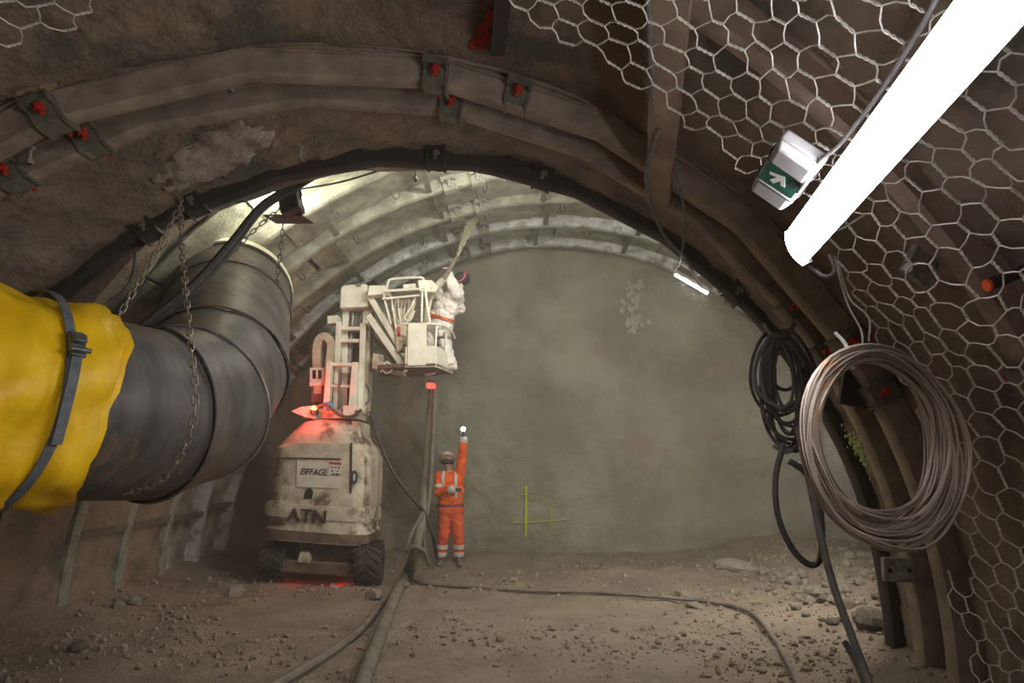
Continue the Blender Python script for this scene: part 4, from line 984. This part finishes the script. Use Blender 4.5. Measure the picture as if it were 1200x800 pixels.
# ------------------------------------------------------------------ people
def capsules_mesh(caps):
    mb = MB()
    for a, b, ra, rb, tg in caps:
        a, b = Vector(a), Vector(b); d = b - a; L_ = d.length
        t = d.normalized() if L_ > 1e-6 else Vector((0, 0, 1)); n = 14
        u = t.orthogonal().normalized(); v = t.cross(u); rings = []
        for k in range(5):
            f = math.pi / 2 * (k + .05) / 5; rings.append((a - t * ra * math.cos(f), ra * math.sin(f)))
        rings += [(a, ra), (b, rb)]
        for k in range(5):
            f = math.pi / 2 * (5 - (k + .95)) / 5; rings.append((b + t * rb * math.cos(f), rb * math.sin(f)))
        mb.loft([[c + (u * math.cos(2 * math.pi * j / n) + v * math.sin(2 * math.pi * j / n)) * max(r, 1e-4) for j in range(n)] for c, r in rings])
    return mb
def figure(name, label, caps, skin_mats, voxel=.0085):
    """one continuous surface grown over tapered limbs; face tags follow the nearest limb"""
    mb = capsules_mesh(caps); me = bpy.data.meshes.new('t'); me.from_pydata(mb.v, [], mb.f); me.update()
    ob = bpy.data.objects.new('t', me); COL.objects.link(ob)
    m = ob.modifiers.new('r', 'REMESH'); m.mode = 'VOXEL'; m.voxel_size = voxel
    s = ob.modifiers.new('s', 'SMOOTH'); s.factor = .5; s.iterations = 4
    bpy.context.view_layer.update()
    out = bpy.data.meshes.new_from_object(ob.evaluated_get(bpy.context.evaluated_depsgraph_get())); bpy.data.objects.remove(ob)
    nv = len(out.vertices); V = np.empty(nv * 3); out.vertices.foreach_get('co', V); V = V.reshape(-1, 3)
    D = []
    for a, b, ra, rb, tg in caps:
        a, b = np.array(a), np.array(b); ab = b - a; h = np.clip(((V - a) @ ab) / max(ab @ ab, 1e-9), 0, 1)
        D.append(np.linalg.norm(V - (a + h[:, None] * ab), axis=1) - (ra + (rb - ra) * h))
    near = np.argmin(np.array(D), axis=0); tags = [c[4] for c in caps]
    N_ = np.empty(nv * 3); out.vertices.foreach_get('normal', N_); N_ = N_.reshape(-1, 3)
    F_ = [tuple(p.vertices) for p in out.polygons]
    base_ = Vector(((V[:, 0].min() + V[:, 0].max()) / 2, (V[:, 1].min() + V[:, 1].max()) / 2, V[:, 2].min()))
    mats = list(dict.fromkeys(skin_mats.values())); mi = [mats.index(skin_mats.get(tags[near[f[0]]], 'skin')) for f in F_]
    bm2 = MB(); bm2.v = V.tolist(); bm2.f = F_; bm2.mi = mi
    o = bm2.build(name, mats, at=base_, smooth=180); tag(o, label, 'person')
    def shell(nm, pred, off, material, wr=.0, th_=None):
        ok = np.array([pred(tags[near[i]], V[i]) for i in range(nv)])
        fs = [f for f in F_ if all(ok[list(f)])]
        if not fs: return None
        used = sorted({i for f in fs for i in f}); idx = {v: i for i, v in enumerate(used)}
        vs = []
        for i in used:
            k = off + (wr * mnoise.fractal(Vector(V[i] * 14), 1, 2, 3) if wr else 0); vs.append(V[i] + N_[i] * k)
        m2 = MB(); m2.v = [tuple(v) for v in vs]; m2.f = [tuple(idx[i] for i in f) for f in fs]; m2.mi = [0] * len(m2.f)
        ob2 = m2.build(nm, material, o, smooth=180)
        sd = ob2.modifiers.new('thick', 'SOLIDIFY'); sd.thickness = .006; sd.offset = -1
        return ob2
    return o, shell
def hand(caps, wrist, fwd, palm_n, side, tag_='hand', curl=.5, s=1.0):
    """palm and five bent fingers: fwd along the hand, side towards the thumb"""
    w_, f_, n_, sd = Vector(wrist), Vector(fwd).normalized(), Vector(palm_n).normalized(), Vector(side).normalized()
    for k in (-1.1, -.35, .35, 1.1): caps.append((w_ + sd * .010 * k * s, w_ + f_ * .082 * s + sd * .021 * k * s, .016 * s, .013 * s, tag_))
    for k, L_ in ((-1.15, .062), (-.4, .078), (.38, .084), (1.15, .074)):
        a = w_ + f_ * .085 * s + sd * .021 * k * s; c1 = curl; c2 = curl * 2.0
        b = a + (f_ * math.cos(c1) + n_ * math.sin(c1)) * L_ * .52 * s; c = b + (f_ * math.cos(c2) + n_ * math.sin(c2)) * L_ * .5 * s
        caps.append((a, b, .0105 * s, .0098 * s, tag_)); caps.append((b, c, .0098 * s, .0085 * s, tag_))
    a = w_ + f_ * .028 * s + sd * .028 * s; b = a + (f_ * .6 + sd * .8).normalized() * .038 * s; c = b + (f_ * .85 + n_ * .5 + sd * .2).normalized() * .034 * s
    caps.append((a, b, .0135 * s, .0115 * s, tag_)); caps.append((b, c, .0115 * s, .0095 * s, tag_))
def head(caps, c, f, up, s=1.0):
    c, f, up = Vector(c), Vector(f).normalized(), Vector(up); up = (up - f * up.dot(f)).normalized(); sd = f.cross(up)
    caps.append((c + up * .035 * s - f * .012 * s, c + up * .03 * s + f * .018 * s, .086 * s, .08 * s, 'head'))
    caps.append((c - up * .02 * s + f * .035 * s, c - up * .072 * s + f * .052 * s, .062 * s, .042 * s, 'head'))      # jaw
    caps.append((c + up * .012 * s + f * .098 * s, c - up * .022 * s + f * .112 * s, .010 * s, .014 * s, 'head'))    # nose
    caps.append((c - up * .052 * s + f * .092 * s + sd * .014 * s, c - up * .052 * s + f * .092 * s - sd * .014 * s, .009 * s, .009 * s, 'head'))  # mouth
    for q in (-1, 1):
        caps.append((c + sd * q * .082 * s + up * .012 * s - f * .005 * s, c + sd * q * .084 * s - up * .022 * s, .014 * s, .011 * s, 'head'))       # ears
        caps.append((c + sd * q * .016 * s + up * .026 * s + f * .09 * s, c + sd * q * .045 * s + up * .028 * s + f * .078 * s, .010 * s, .010 * s, 'head'))  # brows
    return f, up, sd
def eyes(o, c, f, up, sd):
    for q in (-1, 1): MB().ball(c + sd * q * .031 + up * .008 + f * .088, .011, 8, 6).build('eye', 'mask_dark', o)
# --- worker in orange by the working face
def orange_worker():
    Y = 10.95; p = lambda a, b, dy=0: P(a, b, Y + dy); caps = []
    hipc = p(528, 594); chest = p(527, 564); neck = p(526, 552)
    shL, shR = p(515.5, 558.5, -.02), p(538.5, 557, 0)
    caps += [(p(523.5, 597), p(533, 597), .135, .135, 'torso_low'), (p(524, 586), p(531.5, 586), .135, .135, 'torso'), (p(521.5, 574), p(532.5, 574), .138, .138, 'torso'), (p(520, 563), p(534, 563), .125, .122, 'torso'), (shL, shR, .078, .078, 'torso'), (neck, p(525, 546, -.01), .062, .058, 'neck')]
    # raised arm
    elR, wrR = p(541.5, 535, -.10), p(543, 515, -.16)
    caps += [(shR, elR, .074, .060, 'arm'), (elR, wrR, .060, .042, 'forearm')]
    hand(caps, wrR, (.02, -.06, 1), (-.3, -.95, 0), (-.9, .2, 0), 'hand_up', 1.0)
    # other arm across the chest
    elL, wrL = p(514.5, 577, -.12), p(529.5, 573, -.28)
    caps += [(shL, elL, .074, .062, 'arm'), (elL, wrL, .060, .044, 'forearm')]
    hand(caps, wrL, (1, -.12, -.08), (.0, .9, -.2), (0, -.3, 1), 'hand_low', .45)
    # legs
    for hx, kx, ax_, fx in ((522.5, 520, 516.5, 514.5), (534, 537, 537.5, 539.5)):
        kn, an = p(kx, 627, -.05), p(ax_, 653, .02)
        caps += [(p(hx, 600), kn, .104, .074, 'leg'), (kn, an, .072, .060, 'leg')]
        ft_ = p(fx, 657.5, -.20); ft_.z = an.z - .075; heel = Vector((an.x, an.y + .05, an.z - .075))
        caps += [(an, heel, .056, .046, 'boot'), (heel, ft_, .048, .044, 'boot'), (an, an + Vector((0, 0, .12)), .062, .066, 'boot')]
    hc = p(523.5, 541.5, -.04); f = Vector((.22, -.80, .52)); up = Vector((-.05, .4, .9)); f, up, sd = head(caps, hc, f, up)
    o, shell = figure('person', 'worker in orange high-visibility suit raising a torch at the working face', caps, {'head': 'skin', 'neck': 'skin', 'hand_up': 'glove', 'hand_low': 'glove', 'boot': 'boot'})
    dz = floor_z(o.location.x, o.location.y) - (WL[o].z - .0)
    shell('jacket', lambda t, v: t in ('torso', 'arm', 'forearm') and v[2] > hipc.z + .04, .012, 'hivis', .012)
    shell('trousers', lambda t, v: t in ('leg', 'torso_low') and v[2] > .12 + o.location.z, .012, 'hivis_trousers', .012)
    zk = p(518, 640).z
    for z0 in (zk, p(518, 649).z):
        shell('reflective_band', lambda t, v: t == 'leg' and z0 - .035 < v[2] < z0 + .035, .024, 'reflective')
    shell('reflective_band', lambda t, v: t in ('arm',) and abs(v[2] - p(515, 569).z) < .03 and v[0] < p(519, 560).x, .024, 'reflective')
    zz = p(541, 524).z; shell('reflective_band', lambda t, v: t == 'forearm' and abs(v[2] - zz) < .05, .024, 'hivis')
    for xx in (520.3, 534.5):
        xq = p(xx, 565).x; shell('brace_stripe', lambda t, v: t == 'torso' and abs(v[0] - xq) < .026 and v[2] > hipc.z + .14, .024, 'reflective')
    shell('belt', lambda t, v: t in ('torso', 'torso_low') and abs(v[2] - hipc.z - .03) < .024, .028, 'glove')
    shell('cuff', lambda t, v: t in ('forearm', 'hand_up') and v[2] > wrR.z - .05 and v[2] < wrR.z + .05, .02, 'glove_white')
    shell('cuff', lambda t, v: t in ('forearm', 'hand_low') and abs(v[0] - wrL.x) < .06 and v[1] < Y - .15 and v[2] < p(530, 565).z, .02, 'glove_white')
    eyes(o, hc, f, up, sd)
    # helmet with brim, respirator
    M = Matrix((sd, f, up)).transposed(); mb = MB(); hcn = hc + up * .045 - f * .005
    rings = [[hcn + M @ Vector((math.cos(t) * .118 * rr, math.sin(t) * .135 * rr, z)) for t in np.linspace(0, 2 * math.pi, 25)[:-1]] for rr, z in ((1.12, .0), (1.0, .012), (.97, .05), (.82, .09), (.5, .118), (.12, .128))]
    hl = mb.loft(rings).build('helmet', 'helmet_white', o)
    MB().loft([[hcn + M @ Vector((math.cos(t) * .112 * rr, math.sin(t) * .145 * rr + .05, z)) for t in np.linspace(0, 2 * math.pi, 21)[:-1]] for rr, z in ((.9, -.008), (.95, .004), (.6, .014))]).build('brim', 'helmet_white', hl)
    MB().loft([[hcn + M @ Vector((math.cos(t) * .121 * rr, math.sin(t) * .138 * rr, z)) for t in np.linspace(0, 2 * math.pi, 25)[:-1]] for rr, z in ((1.02, .02), (1.02, .034))], cap=False).build('helmet_stripe', 'helmet_red', hl)
    rp = MB().ball(hc - up * .045 + f * .095, .055, 12, 8, (1, .8, .9), M).build('respirator', 'mask_dark', o)
    for q in (-1, 1): MB().cyl(hc - up * .06 + f * .10 + sd * q * .045, hc - up * .065 + f * .12 + sd * q * .085, .036, 12).build('filter', 'mask_dark', rp)
    # torch held up
    tq = wrR + Vector((.0, -.075, .075)); tr = thing('torch', tq, 'small torch shining white in the raised hand of the orange worker', 'torch')
    tp = tq + Vector((0, -.01, .085)); MB().tube([tq + Vector((0, 0, .0)), tq + Vector((0, -.01, .07))], .02, 10).build('barrel', 'black_box', tr); MB().ball(tp, .032, 10, 7).build('lens', 'torch_led', tr)
    return o
orange_worker()
# --- worker in white in the basket
def white_worker():
    Y = YB + .05; p = lambda a, b, dy=0: P(a, b, Y + dy); caps = []
    hip = p(515, 381, .1); chest = p(524, 352, .05)
    caps += [(p(511, 382, .16), p(519, 382, .0), .138, .138, 'torso_low'), (p(514, 372, .12), p(521, 371, .02), .135, .135, 'torso'), (p(519, 360, .1), p(527, 359, .0), .14, .14, 'torso'), (p(523, 349, .12), p(532, 349, -.02), .13, .13, 'torso'), (p(525, 344, .16), p(533, 343, -.05), .085, .085, 'torso'), (p(531, 342, .04), p(537, 335, .03), .066, .06, 'neck')]
    # near arm up to the lance
    sh, el, wr = p(534, 347, -.08), p(530, 333, -.24), p(526, 322, -.30)
    caps += [(sh, p(536, 344, -.2), .08, .072, 'arm'), (p(536, 344, -.2), el, .072, .062, 'arm'), (el, wr, .060, .045, 'forearm')]
    hand(caps, wr, (-.25, -.05, 1), (-.9, .3, 0), (.2, -.9, .1), 'hand', 1.0)
    # far arm, lower hand on the lance
    sh2, el2, wr2 = p(523, 346, .16), p(515, 350, .05), p(514, 339, -.14)
    caps += [(sh2, el2, .078, .062, 'arm'), (el2, wr2, .060, .044, 'forearm')]
    hand(caps, wr2, (.15, -.3, 1), (.5, -.8, 0), (-.8, -.3, .2), 'hand', 1.0)
    caps += [(p(532, 356, .0), p(539, 361, .06), .09, .07, 'torso')]                 # blown up back of the suit
    # legs
    for hx, hy, dy, kx, ky, ax_, ay, fx, fy in ((518.5, 384, .0, 522, 407, 528, 427, 533, 431), (510, 384, .18, 505, 408, 503, 432, 508, 437)):
        hp_, kn, an = p(hx, hy, dy), p(kx, ky, dy - .04), p(ax_, ay, dy)
        caps += [(hp_, kn, .115, .084, 'leg'), (kn, an, .086, .072, 'leg'), (an, an - Vector((0, 0, .05)), .062, .05, 'boot')]
        h2 = an - Vector((.03, -.02, .055)); t2 = p(fx, fy, dy - .12); t2.z = h2.z
        caps += [(h2, t2, .05, .044, 'boot')]
    hc = p(541, 328, .02); f = Vector((-.50, -.62, .55)).normalized(); up = Vector((.35, .25, .85)); f, up, sd = head(caps, hc, f, up)
    o, shell = figure('person', 'worker in white hooded coverall leaning back in the basket with a spray lance', caps, {'head': 'skin', 'neck': 'suit_white', 'hand': 'glove_white', 'boot': 'suit_white'})
    shell('coverall', lambda t, v: t in ('torso', 'torso_low', 'arm', 'forearm', 'leg', 'neck'), .014, 'suit_white', .02)
    def hood(t, v):
        q = Vector(v) - hc; return t == 'head' and q.dot(f) < .035
    shell('hood', hood, .016, 'mask_dark', .004)
    shell('harness_belt', lambda t, v: t in ('torso', 'torso_low') and abs((Vector(v) - p(517, 373)).dot((chest - hip).normalized())) < .035, .03, 'harness')
    shell('knee_strap', lambda t, v: t == 'leg' and abs(v[2] - p(520, 397).z) < .022 and v[0] > p(511, 400).x, .03, 'cable_grey')
    eyes(o, hc, f, up, sd)
    M = Matrix((sd, f, up)).transposed()
    MB().ball(hc + f * .07 - up * .0, .082, 12, 8, (1, .65, 1.1), M).build('face_mask', 'mask_dark', o)
    MB().tube([hc + M @ Vector((math.cos(t) * .105, .055, math.sin(t) * .112 - .0)) for t in np.linspace(0, 2 * math.pi, 25)[:-1]], .014, 6, closed=True).build('mask_rim', 'mask_pink', o)
    # lance, hose and spray
    a, b, c = p(510, 338, -.16), p(521, 326, -.32), p(536, 300, -.42)
    ln = thing('spray_lance', a, 'concrete spray lance held up by the worker in white', 'lance')
    MB().tube([a, a.lerp(b, .5), b], [.05, .055, .045], 10).build('coupling', 'decal_white', ln)
    MB().tube([b, b.lerp(c, .4), c], [.042, .034, .022], 10).build('nozzle', 'hose_mud', ln)
    MB().cyl(b - Vector((.05, 0, .0)), b + Vector((.06, 0, .03)), .02, 8).build('valve', 'clamp_steel', ln)
    MB().tube(spline([a, p(504, 350, -.1), p(500, 368, .0), p(498, 384, .1)], 6), .042, 10).build('hose', 'decal_white', ln)
    e = P(574, 208, 10.1); dr = (e - c); L_ = dr.length; dr.normalize(); u = dr.orthogonal().normalized(); v = dr.cross(u); mb = MB()
    for k in range(9000):
        s = random.random(); rr = (.016 + .19 * s) * math.sqrt(random.random()) * random.uniform(.2, 1); an = random.random() * 6.28
        q = c + dr * s * L_ + (u * math.cos(an) + v * math.sin(an)) * rr; sz = random.uniform(.004, .0085)
        x = Vector((random.gauss(0, 1), random.gauss(0, 1), random.gauss(0, 1))).normalized() * sz; y_ = x.orthogonal().normalized() * sz
        mb.add([q - dr * sz * 4, q + x, q + y_, q - x - y_, q + dr * sz * 4], [(0, 1, 2), (0, 2, 3), (0, 3, 1), (4, 2, 1), (4, 3, 2), (4, 1, 3)])
    tag(mb.build('concrete_spray', 'jet', smooth=0), 'beige jet of sprayed concrete shooting from the lance to the vault', 'spray', kind='stuff')
white_worker()

# ------------------------------------------------------------------ dust haze in the chamber and tunnel
if HAZE:
    mb = MB(); mb.box((.3, 8.0, 2.6), (11.6, 8.2, 6.4)); o = mb.build('dust_haze', 'jet', smooth=0)
    m = bpy.data.materials.new('haze'); m.use_nodes = True; nt = m.node_tree; nt.nodes.clear()
    out = nt.nodes.new('ShaderNodeOutputMaterial'); vs = nt.nodes.new('ShaderNodeVolumeScatter'); vs.inputs['Density'].default_value = HAZE; vs.inputs['Anisotropy'].default_value = .3
    vs.inputs['Color'].default_value = (.95, .93, .84, 1); nt.links.new(vs.outputs[0], out.inputs['Volume'])
    o.data.materials.clear(); o.data.materials.append(m); tag(o, 'thin dusty haze hanging in the tunnel air', 'haze', kind='stuff')
